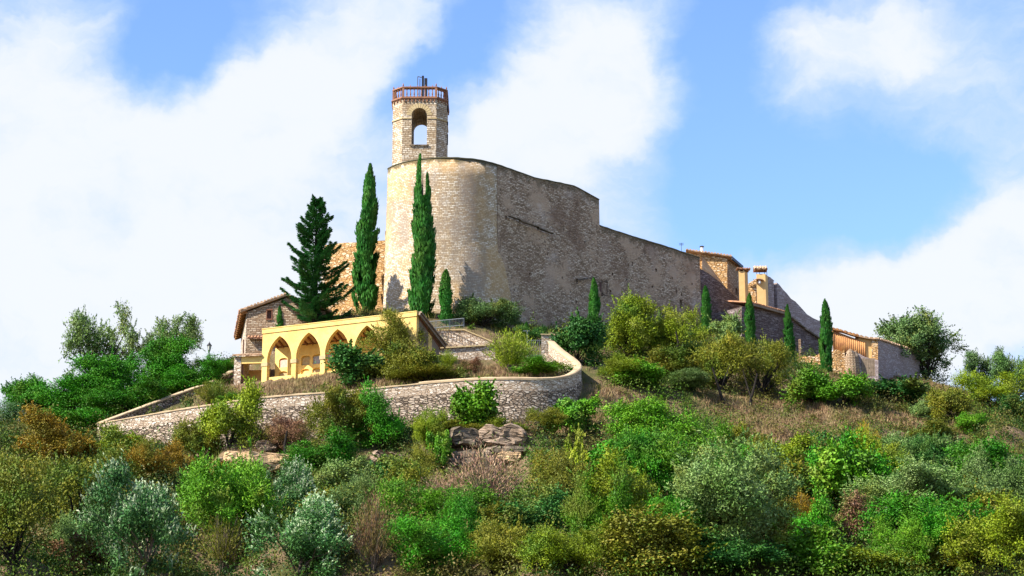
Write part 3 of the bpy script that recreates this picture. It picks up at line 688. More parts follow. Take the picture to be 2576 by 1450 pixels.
for i in range(8):
    o1 = octo(hwid - .02, ch); a = np.array(o1[i]); b = np.array(o1[(i + 1) % 8]); k = 9 if i % 2 == 0 else 4
    for j in range(k + 1):
        p = a + (b - a) * j / k
        if j == k: continue
        post = j == 0
        if post:
            mb = MB(); mb.box((tx + p[0] * .985, ty + p[1] * .985, (zr + zrt) / 2 + .02), (.24, .24, zrt - zr), 0); mb.build('balustrade_post', M_terra, tower)
            mb = MB(); mb.lathe((tx + p[0] * .985, ty + p[1] * .985, zrt + .0), [(.07, 0), (.05, .12), (.09, .2), (.02, .42)], 6); mb.build('finial', M_terra, tower)
        else:
            if bal is None:
                mb = MB(); mb.lathe((tx, ty, zr + .09), [(.10, 0), (.10, .06), (.05, .12), (.085, hb * .35), (.05, hb * .6), (.045, hb * .78), (.09, hb * .92), (.14, hb)], 8)
                bal = mb.build('baluster', M_terra, tower); bal.location = Vector((p[0] * .98, p[1] * .98, 0))
            else:
                c_ = bal.copy(); COL.objects.link(c_); c_.parent = tower; c_.location = Vector((p[0] * .98, p[1] * .98, 0))
            if j % 2 == 0:
                mb = MB(); mb.lathe((tx + p[0], ty + p[1], zrt), [(.04, 0), (.05, .1), (.01, .26)], 5); mb.build('finial', M_terra, tower)
# equipment on the tower roof: bell post, pale post, and a dark cabinet
mb = MB()
for px in (1051, 1056.5): 
    q = at(px, 193, ty); mb.bar((q[0], ty, z_top + .2), (q[0], ty, q[2] - (0 if px < 1055 else .25)), .09, .09)
q = at(1051, 193, ty); mb.bar((q[0], ty, q[2]), (q[0] + .4, ty, q[2] - .1), .08, .08)
mb.build('roof_post', M_steel, None, label='pale upright metal post with short arm on the bell tower roof', cat='post')
mb = MB(); q = at(1064, 197, ty); mb.box((q[0], ty, (q[2] + z_top) / 2 + .1), (.22, .4, q[2] - z_top + .2)); q2 = at(1069, 203, ty); mb.box((q2[0] + .1, ty + .02, (q2[2] + z_top) / 2 + .1), (.3, .42, q2[2] - z_top + .2))
mb.build('roof_cabinet', M_iron, None, label='dark metal cabinet standing beside the post on the bell tower roof', cat='cabinet')
# dark clamps on the right flank of the tower
for (py_a, py_b) in ((253, 292), (318, 326), (350, 375)):
    za_, zb_ = at(1122, py_a, ty)[2], at(1122, py_b, ty)[2]; mb = MB(); mb.box((tx + hwid + .05, ty - hwid + ch + .3, (za_ + zb_) / 2), (.16, .3, za_ - zb_)); mb.build('wall_bracket', M_dark, tower)
# ------------------------------------------------------------------ arcade with pointed arches
B0 = at(1048, 783, 196.0); A0 = atz(661, 828, B0[2]); ZA = B0[2]
ad = (B0 - A0)[:2]; AL = float(np.linalg.norm(ad)); ad = ad / AL; an = np.array([ad[1], -ad[0]])
def su(px, py, back=0.0):
    q = onplane(px, py, (A0[0] - an[0] * back, A0[1] - an[1] * back, 0), an); return float((q[0] - A0[0]) * ad[0] + (q[1] - A0[1]) * ad[1]), float(q[2])
def ap(s, z, back=0.0): return np.array([A0[0] + ad[0] * s - an[0] * back, A0[1] + ad[1] * s - an[1] * back, z])
arcade = thing('arcade', ap(AL / 2, 43.0), 'yellow plastered cemetery arcade with five pointed arches below the bastion', 'arcade')
WT = 0.45
mb = MB(); zl = 42.0
mb.prism([ap(0, zl), ap(AL, zl), ap(AL, ZA - .42), ap(0, ZA - .42)], (-an[0] * WT, -an[1] * WT, 0))
cb = MB(); spr = []
for (ax, ay) in ((703.8, 845.5), (776.5, 836.7), (849, 828.1), (922.8, 818.8), (996, 809.5)):
    s, z = su(ax, ay); wdt = su(ax + 30.5, ay)[0] - su(ax - 30.5, ay)[0]; h = wdt / 2; rise = wdt * .866; zsp = z - rise * 1.0
    pts = [ap(s - h, zl - 1, -1), ap(s + h, zl - 1, -1)]
    for k in range(11):
        a = math.radians(60 * k / 10); pts.append(ap(s - h + wdt * math.cos(a), zsp + wdt * math.sin(a), -1))
    for k in range(9, -1, -1):
        a = math.radians(60 * k / 10); pts.append(ap(s + h - wdt * math.cos(a), zsp + wdt * math.sin(a), -1))
    cb.prism(pts, (-an[0] * 3, -an[1] * 3, 0)); spr.append((s, h, zsp))
mb.build('arch_wall', M_plaster, arcade, cuts=cb)
mb = MB(); rz = math.atan2(ad[1], ad[0])
mb.prism([ap(-.04, ZA - .42, -.05), ap(AL + .04, ZA - .42, -.05), ap(AL + .04, ZA - .06, -.05), ap(-.04, ZA - .06, -.05)], (-an[0] * .6, -an[1] * .6, 0))
mb.prism([ap(-.06, ZA - .058, -.09), ap(AL + .06, ZA - .058, -.09), ap(AL + .06, ZA + .02, -.09), ap(-.06, ZA + .02, -.09)], (-an[0] * .7, -an[1] * .7, 0))
mb.prism([ap(-.045, ZA - .47, -.075), ap(AL + .045, ZA - .47, -.075), ap(AL + .045, ZA - .423, -.075), ap(-.045, ZA - .423, -.075)], (-an[0] * .07, -an[1] * .07, 0))
mb.build('cornice', M_plaster, arcade)
for i, (s, h, zsp) in enumerate(spr):
    e = spr[i + 1][0] - spr[i + 1][1] if i < 4 else None
    if e is None: continue
    c_ = (s + h + e) / 2; wd_ = (e - s - h)
    mb = MB(); mb.prism([ap(c_ - wd_ / 2 - .07, zsp - .42, -.06), ap(c_ + wd_ / 2 + .07, zsp - .42, -.06), ap(c_ + wd_ / 2 + .07, zsp - .06, -.06), ap(c_ - wd_ / 2 - .07, zsp - .06, -.06)], (-an[0] * (WT + .12), -an[1] * (WT + .12), 0))
    mb.build('impost_block', M_impost, arcade)
# left pier plinth and cap
mb = MB(); s0 = spr[0][0] - spr[0][1]; mb.prism([ap(-.05, spr[0][2] - .45, -.05), ap(s0 + .06, spr[0][2] - .45, -.05), ap(s0 + .06, spr[0][2] - .1, -.05), ap(-.05, spr[0][2] - .1, -.05)], (-an[0] * .55, -an[1] * .55, 0)); mb.build('impost_block', M_impost, arcade)
# depth and fall of the lean-to roof from its gable edge
lo, hi = 1.0, 9.0
for _ in range(40):
    mid = (lo + hi) / 2
    if project(ap(AL, ZA - 2.0, mid))[0] < 1108: lo = mid
    else: hi = mid
DEP = lo; zback = at(1112, 872, ap(AL, 0, DEP)[1])[2]
sl = (ZA - .35 - zback) / DEP
mb = MB()
mb.prism([ap(0, ZA - .30, .1), ap(0, ZA - .16, .1), ap(0, zback + .14, DEP + .3), ap(0, zback, DEP + .3)], (ad[0] * (AL + .25), ad[1] * (AL + .25), 0)); mb.build('roof', M_tilepale, arcade)
for k in range(26):
    s = .25 + (AL - .3) * k / 25
    mb = MB(); mb.bar(ap(s, ZA - .50, .44), ap(s, zback - .12, DEP - .05), .14, .18); mb.build('rafter', M_woodred, arcade)
mb = MB(); mb.bar(ap(AL + .28, ZA - .2, .1), ap(AL + .28, zback + .05, DEP + .45), .12, .42); mb.bar(ap(AL + .40, ZA - .12, .1), ap(AL + .40, zback + .18, DEP + .5), .14, .12); mb.build('gable_board', M_wood, arcade)
BW_ = 2.3; zbw = ZA - .35 - sl * BW_
mb = MB(); mb.prism([ap(0, zl, BW_), ap(AL, zl, BW_), ap(AL, zbw - .05, BW_), ap(0, zbw - .05, BW_)], (-an[0] * .7, -an[1] * .7, 0))
cb = MB(); NI = []
fl = spr[0][2] - 1.45
pitch = 1.22; nn = int((AL - .4) / pitch)
for row in range(3):
    for k in range(nn):
        s = .9 + k * pitch; z = fl + row * 1.28
        pts = [ap(s - .46, z, BW_ - .5), ap(s + .46, z, BW_ - .5)] + [ap(s + .46 * math.cos(a), z + .72 + .2 * math.sin(a), BW_ - .5) for a in np.linspace(0, math.pi, 9)]
        if z + 1 > zbw - .1: continue
        cb.prism(pts, (-an[0] * .75, -an[1] * .75, 0)); NI.append((row, k, s, z))
mb.build('niche_wall', M_plaster2, arcade, cuts=cb)
def plaque(s, z, mat, w_=.84, h_=.74, name='plaque', dep=.10):
    m_ = MB(); m_.prism([ap(s - w_ / 2, z + .03, BW_ + dep), ap(s + w_ / 2, z + .03, BW_ + dep), ap(s + w_ / 2, z + h_, BW_ + dep), ap(s - w_ / 2, z + h_, BW_ + dep)], (-an[0] * .05, -an[1] * .05, 0)); return m_.build(name, mat, arcade)
for (px, py, mat) in ((722, 925, M_pink), (795, 916, M_marble), (835, 912, M_marble)):
    s, z = su(px, py, BW_); j = min(NI, key=lambda q: abs(q[2] - s) + abs(q[3] + .4 - z)); NI.remove(j)
    plaque(j[2], j[3], mat)
for j in NI: plaque(j[2], j[3], M_plaster2 if (j[0] + j[1]) % 3 else M_impost, dep=.13)
mb = MB(); mb.prism([ap(0, zl, 0.2), ap(AL, zl, .2), ap(AL, fl - .05, .2), ap(0, fl - .05, .2)], (-an[0] * 4, -an[1] * 4, 0)); mb.build('floor', M_plaster2, arcade); print('FLOOR', fl)
mb = MB(); mb.prism([ap(AL - .3, zl, .46), ap(AL - .3, ZA - .6, .46), ap(AL - .3, zback - .1, DEP - .2), ap(AL - .3, zl, DEP - .2)], (ad[0] * .28, ad[1] * .28, 0)); mb.build('end_wall', M_wood, arcade)

# ------------------------------------------------------------------ porch at the left end of the arcade
pr = thing('porch', at(630, 955, 203), 'low tiled porch with cream lintel at the left end of the yellow arcade', 'porch')
Yp = A0[1] + .1; zt_p = at(630, 893, Yp)[2]; zb_p = 42.0; pd = np.array([1, -.12]); pd = pd / np.linalg.norm(pd); pn = np.array([pd[1], -pd[0]])
xr = at(660.5, 900, Yp)[0]
def pp(s, z, back=0.0): return np.array([xr + pd[0] * s - pn[0] * back, Yp + pd[1] * s - pn[1] * back, z])
def ps(px): 
    q = onplane(px, 900, (xr, Yp, 0), pn); return float((q[0] - xr) * pd[0] + (q[1] - Yp) * pd[1])
zlt, zlb = at(635, 896, Yp)[2], at(635, 914, Yp)[2]
mb = MB(); mb.prism([pp(ps(592), zlb, 0), pp(-.02, zlb, 0), pp(-.02, zlt, 0), pp(ps(592), zlt, 0)], (-pn[0] * .4, -pn[1] * .4, 0)); mb.build('lintel', M_plaster2, pr)
mb = MB(); mb.prism([pp(ps(590), zb_p, -.03), pp(ps(607), zb_p, -.03), pp(ps(607), zlt - .04, -.03), pp(ps(590), zlt - .04, -.03)], (-pn[0] * 3.4, -pn[1] * 3.4, 0)); mb.build('pier', M_parapet, pr)
mb = MB(); mb.prism([pp(ps(607), zb_p, 3), pp(0, zb_p, 3), pp(0, zlb, 3), pp(ps(607), zlb, 3)], (-pn[0] * .3, -pn[1] * .3, 0)); mb.build('back_wall', M_render, pr)
mb = MB(); mb.bar(pp(ps(607) + .1, zb_p, .3), pp(ps(607) + .1, zlb, .3), .12, .12); mb.build('door_post', M_woodred, pr)
def tile_slope(name, a, b, up, rise, parent, mat, r=.11, jag=.02, sd=1, thick=.06):
    """barrel tiles from eave line a-b, running along `up` (horizontal vector) while rising `rise`"""
    a, b, up = Vector(a), Vector(b), Vector(up); L_ = (b - a).length; n = max(2, int(L_ / (r * 2.05))); mb = MB(); rr = random.Random(sd)
    top = up + Vector((0, 0, rise))
    mb.prism([a, b, b + top, a + top], (0, 0, -thick))
    d = (b - a).normalized(); nrm_ = d.cross(top).normalized()
    if nrm_.z < 0: nrm_ = -nrm_
    for k in range(n):
        c0 = a + (b - a) * ((k + .5) / n); o_ = top.normalized() * rr.uniform(-.06, .03); V = []
        for (base) in (c0 + o_, c0 + top):
            for j in range(7):
                t_ = math.pi * j / 6; V.append(base + d * (r * .92 * math.cos(t_)) + nrm_ * (r * .9 * math.sin(t_) + rr.uniform(-jag, jag) * .3))
        F_ = [(j, j + 1, 8 + j, 7 + j) for j in range(6)] + [tuple(range(7)), (0, 7, 13, 6)]
        mb.add(V, F_)
    return mb.build(name, mat, parent)
ea, eb = pp(ps(586), zlt + .04, -.35), pp(.0, zlt + .04, -.35)
tile_slope('tile_roof', ea, eb, (-pn[0] * 3.2, -pn[1] * 3.2, 0), .75, pr, M_tilepale, r=.14)

# ------------------------------------------------------------------ gabled house at far left
hz = at(605, 785, 209)[2]
hf = atz(589, 862, hz)                               # far end of the eave
hn = at(605, 785, 209); hv = (hf - hn)[:2]; HLn = float(np.linalg.norm(hv)); hv = hv / HLn
hs = thing('stone_house', at(660, 900, 209), 'brown stone gabled house with wide orange eave standing behind the arcade at far left', 'house')
Yh = 209.0
c0 = at(622, 785, Yh)
roofx = lambda px, py: at(px, py, Yh)
z_l = at(622, 780, Yh)[2]; rx = at(722, 743, Yh); slope = (at(710, 747.5, Yh)[2] - at(605, 785, Yh)[2]) / (at(710, 747.5, Yh)[0] - at(605, 785, Yh)[0])
x0 = c0[0]; xa = hn[0]; xm = rx[0]; xe = xm + (xm - x0)
zroof = lambda x: hn[2] + slope * (min(x, 2 * xm - x) - xa)
back = np.array([hv[0], hv[1]]) * 11
mb = MB(); mb.prism([(x0, Yh, 42), (xe, Yh, 42), (xe, Yh, zroof(xe) - .25), (xm, Yh, zroof(xm) - .25), (x0, Yh, zroof(x0) - .25)], (back[0], back[1], 0))
cb = MB(); q = at(677.5, 792, Yh); cb.box((q[0], Yh, q[2]), (.45, .9, .85)); q4 = at(604, 850, 213); 
walls = mb.build('wall', M_house, hs, cuts=cb)
mb = MB(); mb.box((q[0], Yh + .3, q[2]), (.44, .06, .84)); wn = mb.build('window', M_shutter, hs)
mb = MB(); mb.box((q[0], Yh - .03, q[2] - .48), (.66, .16, .1)); mb.box((q[0], Yh - .02, q[2] + .5), (.66, .1, .14)); mb.box((q[0] - .26, Yh - .01, q[2]), (.08, .06, .9)); mb.box((q[0] + .26, Yh - .01, q[2]), (.08, .06, .9)); mb.build('window_frame', M_woodred, wn)
mb = MB(); ov = .55
for (xa_, xb_) in ((xa, xm), (xm, xe + .6)):
    mb.prism([(xa_, Yh - .3, zroof(xa_) - .10), (xb_, Yh - .3, zroof(xb_) - .10), (xb_, Yh - .3, zroof(xb_) + .08), (xa_, Yh - .3, zroof(xa_) + .08)], (back[0] * 1.1, back[1] * 1.1, 0))
mb.build('roof', M_tilepale, hs)
mb = MB(); mb.prism([(xa + .03, Yh - .25, zroof(xa) - .22), (x0 - .02, Yh - .25, zroof(x0) - .22), (x0 - .02, Yh - .25, zroof(x0) - .11), (xa + .03, Yh - .25, zroof(xa) - .11)], (back[0] * 1.08, back[1] * 1.08, 0)); mb.build('eave', M_eave, hs)
for k in range(13):
    p = np.array([xa, Yh]) + np.array([back[0], back[1]]) * (k / 12.0); mb = MB(); mb.bar((p[0] - .05, p[1], zroof(xa) - .30), (p[0] + (x0 - xa), p[1], zroof(x0) - .30), .12, .14); mb.build('eave_bracket', M_eave, hs)
tile_slope('eave_tiles', (xa - .08, Yh - .3, zroof(xa) + .08), (xa - .08 + back[0] * 1.1, Yh - .3 + back[1] * 1.1, zroof(xa) + .08), (1.2, 0, 0), slope * 1.2, hs, M_tile, r=.13)
tile_slope('verge_tiles', (xa, Yh - .36, zroof(xa) + .09), (xm, Yh - .36, zroof(xm) + .09), (0, .6, 0), .02, hs, M_tilepale, r=.16, jag=.1)
mb = MB(); zq = at(640, 852, Yh)[2]
tile_slope('pent_tiles', (x0 + .1, Yh - .55, zq - .1), (x0 + 3.2, Yh - .55, zq - .1), (0, .55, 0), .3, hs, M_tile, r=.14, sd=3)
# paler stone over the left flank, standing for the sunlight on that side
mb = MB(); a = np.array([x0 - .03, Yh + .02]); pl = [(a[0], a[1], 42), (a[0] + back[0] * .98, a[1] + back[1] * .98, 42), (a[0] + back[0] * .98, a[1] + back[1] * .98, zroof(x0) - .3), (a[0], a[1], zroof(x0) - .3)]
mb.prism(pl, (-.05, 0, 0)); mb.build('flank_wall', M_parapet, hs)
mb = MB(); a = np.array([x0, Yh]) + back * .28; zc = at(613, 880, Yh + 3)[2]; mb.box((a[0] - .1, a[1], zc + .2), (.12, .7, 1.5)); mb.build('flank_window', M_shutter, hs)

# ------------------------------------------------------------------ curved retaining wall
P = resample(smoothp(wallP, 2), .5); foot_z = H(P[:, 0] - 0 + np.gradient(P[:, 1]) * 0, P[:, 1])
dd = np.gradient(P[:, :2], axis=0); dd /= np.linalg.norm(dd, axis=1)[:, None]; bk = np.stack([-dd[:, 1], dd[:, 0]], 1)
zo = T_OUT(P[:, 0] - bk[:, 0] * .5, P[:, 1] - bk[:, 1] * .5)
rw = thing('retaining_wall', (P[len(P) // 2][0], P[len(P) // 2][1], float(zo.min())), 'long curved dry stone retaining wall sweeping around the terrace below the arcade', 'wall')
top = P.copy(); top[:, 2] -= .12
Pm = P.copy(); Pm[:, 2] -= 1.05
ribbon('lower_face', Pm, 1.15, zo - 1.6, M_retain, rw, batter=.06, rows=5, seed=2)
PU = P.copy(); PU[:, :2] += bk * .06; PU[:, 2] -= .1
ribbon('parapet', PU, .62, Pm[:, 2] - .1, M_parapet, rw, rows=3, seed=3)
icut = int(len(P) * .52)
coping('coping', PU[:icut + 1], .6, .12, M_coping, rw, seg=True, seed=9)
coping('coping', PU[icut:], .62, .24, M_coping, rw, seed=9, over=.05)
P2 = resample(retP, .6); rt = thing('boundary_wall', (P2[len(P2) // 2][0], P2[len(P2) // 2][1], 38), 'low stone boundary wall climbing from the retaining wall tip up to the porch', 'wall')
P2[:, 2] -= .1
ribbon('wall_face', P2, .5, T_OUT(P2[:, 0], P2[:, 1]) - 3.5, M_retain, rt, rows=3, seed=4); coping('coping', P2, .5, .14, M_coping, rt, seg=None, seed=4)
# pier where the curve ends
q0, q1 = at(1362, 843, 198), at(1404, 843, 198)
pier = thing('wall_pier', (q0[0], 198, 43), 'square stone pier at the upper end of the curved retaining wall', 'pier')
mb = MB(); mb.prism([(q0[0], 198, 41), (q1[0], 198.3, 41), (q1[0] + .4, 199.4, 41), (q0[0] + .3, 199.1, 41)], (0, 0, q0[2] - 41)); mb.build('shaft', M_parapet, pier)
mb = MB(); mb.prism([(q0[0] - .08, 197.9, q0[2] + .003), (q1[0] + .08, 198.2, q0[2] + .003), (q1[0] + .5, 199.5, q0[2] + .003), (q0[0] + .25, 199.2, q0[2] + .003)], (0, 0, .1)); mb.build('cap', M_impost, pier)

# ------------------------------------------------------------------ terrace walls, railing, gate
tw = thing('terrace_wall', at(1165, 925, 201), 'two tier rubble terrace wall with a pale ledge right of the arcade', 'wall')
def facade(name, pts, y, dy, thick, mat, parent, theta=0.0, cuts=None, x0=None):
    """upright slab whose outline (px, py) lies on a plane through (x0,y) turned by theta (receding to the right)"""
    xx = x0 if x0 is not None else at(pts[0][0], pts[0][1], y)[0]
    n_ = (math.sin(theta), -math.cos(theta)); V = [onplane(a, b, (xx, y, 0), n_) for a, b in pts]
    m_ = MB(); m_.prism(V, (-n_[0] * thick, -n_[1] * thick, dy)); cc = None
    if cuts:
        cc = MB()
        for (px, py, w_, h_, dp) in cuts:
            q = onplane(px, py, (xx, y, 0), n_); cc.box((q[0], q[1], q[2]), (w_, dp * 2, h_), theta)
    return m_.build(name, mat, parent, cuts=cc)
facade('upper_wall', [(1073, 885), (1244, 885), (1244, 863), (1167, 831), (1073, 833)], 202.4, 0, 1.5, M_parapet, tw, .05)
facade('lower_wall', [(1100, 945), (1246, 945), (1246, 869), (1100, 878)], 201.2, 0, 1.4, M_parapet, tw, .05)
facade('ledge', [(1098, 877.5), (1248, 868.5), (1248, 866), (1098, 874.5)], 201.0, 0, 1.6, M_impost, tw, .05)
facade('coping', [(1073, 832.8), (1167, 830.8), (1246, 864), (1246, 861), (1167, 828), (1073, 829.5)], 202.3, 0, .6, M_impost, tw, .05)
ra = at(1062, 811, 202.7); rb = atz(1167, 801, ra[2]); base_z = at(1100, 830, 202.5)[2]
rl = thing('railing', (float((ra[0] + rb[0]) / 2), float((ra[1] + rb[1]) / 2), base_z), 'grey metal railing of thin vertical bars on the terrace wall beside the arcade', 'railing')
mb = MB(); mb.bar(ra, rb, .05, .05); mb.build('top_rail', M_steel, rl)
mb = MB(); mb.bar((ra[0], ra[1], base_z + .12), (rb[0], rb[1], base_z + .12), .05, .05); mb.build('bottom_rail', M_steel, rl)
nb_ = 30; bar0 = None
for k in range(nb_ + 1):
    p = ra + (rb - ra) * k / nb_
    if k % 10 == 0: mb = MB(); mb.bar((p[0], p[1], base_z - .1), (p[0], p[1], ra[2]), .07, .07); mb.build('post', M_steel, rl)
    elif bar0 is None:
        mb = MB(); mb.bar((p[0], p[1], base_z + .13), (p[0], p[1], ra[2] - .04), .025, .025); bar0 = mb.build('bar', M_steel, rl); pb0 = p
    else:
        c_ = bar0.copy(); COL.objects.link(c_); c_.parent = rl; c_.location = Vector((float(p[0] - pb0[0]), float(p[1] - pb0[1]), 0))
ga, gb_ = at(1328, 857, 199), at(1362, 857, 199.0); gz = at(1345, 905, 199)[2]
gt = thing('metal_gate', (float(ga[0]), 199, gz), 'weathered metal bar gate between the broom bush and the stone pier', 'gate')
mb = MB(); 
for z in (ga[2], gz + .4): mb.bar((ga[0], 199, z), (gb_[0], 199, z), .06, .06)
mb.build('frame', M_steel, gt)
for k in range(8):
    x = lerp(ga[0], gb_[0], k / 7); mb = MB(); mb.bar((x, 199, gz), (x, 199, ga[2] + .1), .045, .045); mb.build('bar', M_steel, gt)
q = at(1326, 831, 199); mb = MB(); mb.bar((q[0], 199.1, gz), (q[0], 199.1, q[2]), .09, .09); q1_, q2_ = at(1316, 832, 199), at(1332, 832, 199); mb.bar((q1_[0], 199.1, q[2] - .05), (q2_[0], 199.1, q[2] - .05), .08, .08)
mb.build('gate_post', M_steel, None, label='thin metal post with a short crossbar at the left of the bar gate', cat='post')

# ------------------------------------------------------------------ street lamp
q = at(527, 861, 205.0); gz = H1(q[0], q[1]); hL = q[2] - gz
lp = thing('street_lamp', (q[0], q[1], gz), 'black lantern street lamp rising above the green trees left of the house', 'street lamp')
mb = MB(); mb.lathe((q[0], q[1], gz), [(.14, -.3), (.14, .3), (.09, .5), (.055, 1.0), (.045, hL - .95), (.09, hL - .9), (.04, hL - .82)], 8); mb.build('post', M_iron, lp)
mb = MB(); mb.lathe((q[0], q[1], gz), [(.10, hL - .80), (.19, hL - .36)], 6); hd = mb.build('lantern', M_glass, lp)
mb = MB()
for k in range(6):
    a = math.pi * 2 * (k + .5) / 6; mb.bar((q[0] + .105 * math.cos(a), q[1] + .105 * math.sin(a), gz + hL - .82), (q[0] + .2 * math.cos(a), q[1] + .2 * math.sin(a), gz + hL - .34), .03, .03)
mb.lathe((q[0], q[1], gz), [(.12, hL - .84), (.12, hL - .80)], 6); mb.build('lantern_frame', M_iron, hd)
mb = MB(); mb.lathe((q[0], q[1], gz), [(.27, hL - .35), (.25, hL - .30), (.12, hL - .16), (.10, hL - .1), (.03, hL - .05), (.02, hL + .05)], 6); mb.build('cap', M_iron, lp)

# ------------------------------------------------------------------ buildings on the right
# dark rubble wall beyond the end of the castle wall
T1 = T0 - nrm * .35
def son(px, py):
    q = onplane(px, py, (T1[0], T1[1], 0), nrm); return float((q[0] - T1[0]) * wdir[0] + (q[1] - T1[1]) * wdir[1]), float(q[2])
dw = thing('dark_rubble_wall', (*(T1 + wdir * s2), 50), 'dark rough rubble wall with a falling top edge beyond the end of the castle wall', 'wall')
wall_panel('wall_face', [son(1758, 674), son(1785, 690), son(1812, 711), son(1843, 741), son(1871, 768), son(1893, 800)], 48, M_schist, [(1838, 778, .3, .6), (1848, 786, .4, .8), (1813, 760, .2, .2)], thick=2.5, o=T1, parent=dw)
# pale earth bank on top of it
nrb = MB(); pts = [(1766, 668), (1790, 686), (1815, 707), (1838, 731), (1862, 752)]; V = []
for i, (a, b) in enumerate(pts):
    q = onplane(a, b + 3, (T1[0] - nrm[0] * .6, T1[1] - nrm[1] * .6, 0), nrm); r_ = q + np.array([.3, 3.0, 2.1])
    V += [q, q + [0, 0, -4], r_, r_ + [0, 0, -5]]
fs = []
for i in range(4): a = 4 * i; b = a + 4; fs += [(a, a + 1, b + 1, b), (a, b, b + 2, a + 2), (a + 2, b + 2, b + 3, a + 3)]
fs += [(0, 2, 3, 1), (16, 17, 19, 18)]
nrb.add(V, fs); ob = nrb.build('earth_bank', plain('dry_earth', (0.50, 0.34, 0.19), .95, .3, 1.5, bump=.8, col2=(0.30, 0.18, 0.10)), None, kind='structure', label='dry ochre earth bank on top of the dark rubble wall', cat='bank')
# tall house with lit stone wall
hb = thing('stone_house', at(1829, 720, 243), 'light stone house with tiled roof rising behind the right end of the castle wall', 'house')
Yb = 243.0; xc = at(1829.6, 700, Yb)[0]
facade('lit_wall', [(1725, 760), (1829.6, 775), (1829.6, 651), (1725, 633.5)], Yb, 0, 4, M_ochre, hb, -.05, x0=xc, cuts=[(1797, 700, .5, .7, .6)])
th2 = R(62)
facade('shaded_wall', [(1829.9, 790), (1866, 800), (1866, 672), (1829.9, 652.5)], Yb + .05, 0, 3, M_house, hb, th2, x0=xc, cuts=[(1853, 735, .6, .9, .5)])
n2 = np.array([math.sin(th2), -math.cos(th2)]); d2_ = np.array([math.cos(th2), math.sin(th2)])
qa = at(1725, 631, Yb - .3); qb = at(1841, 647, Yb - .3); qc = onplane(1869, 671, (xc + .4, Yb, 0), n2)
mb = MB(); mb.prism([qa, qb, qc, np.array([qa[0] + 3, qc[1], qc[2]])], (0, 0, .12)); rf = mb.build('roof', M_tilepale, hb)
mb = MB(); mb.bar(qb + np.array([0, -.05, -.1]), qc + np.array([0, 0, -.1]), .12, .34); mb.build('eave', M_iron, hb)
tile_slope('roof_tiles', qa + [0, -.1, .1], qb + [0, -.1, .1], (.2, 2.2, 0), .1, hb, M_tilepale, r=.17, jag=.1, sd=8)
q = at(1765.5, 622, Yb + 1); mb = MB(); mb.tube([(q[0], q[1], q[2] - 1.2), (q[0], q[1], q[2])], .17, 10); fp = mb.build('flue_pipe', M_white, hb)
mb = MB(); mb.lathe((q[0], q[1], q[2]), [(.26, -.02), (.26, .08), (.1, .14)], 10); mb.build('flue_cap', M_iron, fp)
# first chimney
def boxchim(name, x_0, x_1, x_2, py_t, py_b, y, mat, parent, dep=1.0):
    a = at(x_0, py_t, y); b = at(x_1, py_t, y); zb_ = at(x_1, py_b, y)[2]; c_ = at(x_2, py_t, y + dep)
    m_ = MB(); m_.prism([(a[0], y, zb_), (b[0], y - .05, zb_), (c_[0], y + dep, zb_), (c_[0] - (b[0] - a[0]), y + dep + .05, zb_)], (0, 0, a[2] - zb_)); return m_.build(name, mat, parent), a, b, c_
c1 = thing('chimney', at(1866, 745, 241), 'plain ochre rendered chimney with a flat tile cap beside the light stone house', 'chimney')
ob, a, b, c_ = boxchim('stack', 1858, 1873, 1881, 683, 790, 241, M_render, c1)
mb = MB(); mb.prism([(a[0] - .2, 240.8, a[2] + .22), (b[0] + .15, 240.75, a[2] + .18), (c_[0] + .15, 242.2, a[2] + .18), (a[0] + .4, 242.2, a[2] + .22)], (0, 0, .08)); mb.build('cap', M_tile, c1)
tile_slope('cap_tiles', (a[0] - .22, 240.75, a[2] + .30), (c_[0] + .2, 240.75, a[2] + .26), (0, 1.3, 0), .1, c1, M_tile, r=.12)
for (x, y) in ((a[0] + .1, 241.1), (b[0] - .1, 241.1), (c_[0] - .1, 241.9)): mb = MB(); mb.box((x, y, a[2] + .11), (.14, .14, .24)); mb.build('cap_post', M_impost, c1)
# second chimney with roofed cap
c2 = thing('chimney', at(1915, 770, 239), 'tall ochre chimney with a little tiled roof on thin posts and a small hooded lamp', 'chimney')
ob, a, b, c_ = boxchim('stack', 1902.5, 1925, 1931, 690, 800, 239, M_render, c2, .9)
zt_ = at(1915, 680, 239)[2]
for (x, y) in ((a[0] + .06, 239.05), (b[0] - .06, 239.05), (c_[0] - .08, 239.85), (c_[0] - .9, 239.85)): mb = MB(); mb.bar((x, y, a[2]), (x, y, zt_ + .05), .05, .05); mb.build('cap_post', M_iron, c2)
xl, xrr = at(1898, 675, 239)[0], at(1928, 675, 239)[0]
mb = MB(); mb.box(((xl + xrr) / 2 + .05, 239.4, zt_ + .05), (xrr - xl + .1, 1.3, .08)); mb.build('cap_slab', M_tile, c2)
tile_slope('cap_tiles', (xl - .05, 238.7, zt_ + .1), (xrr + .1, 238.7, zt_ + .1), (0, .75, 0), .42, c2, M_tilepale, r=.14, jag=.06)
tile_slope('cap_tiles', (xl - .05, 240.2, zt_ + .1), (xrr + .1, 240.2, zt_ + .1), (0, -.72, 0), .42, c2, M_tilepale, r=.14, jag=.06, sd=5)
qh = at(1909, 704, 238.8)
mb = MB(); V = []
for j in range(9):
    t_ = math.pi * j / 8
    for (yy, r_) in ((239.0, .62), (238.45, .5)): V.append((qh[0] + r_ * math.cos(t_), yy, qh[2] - .12 + r_ * .42 * math.sin(t_)))
for j in range(9):
    t_ = math.pi * j / 8
    for (yy, r_) in ((239.0, .56), (238.45, .44)): V.append((qh[0] + r_ * math.cos(t_), yy, qh[2] - .16 + r_ * .36 * math.sin(t_)))
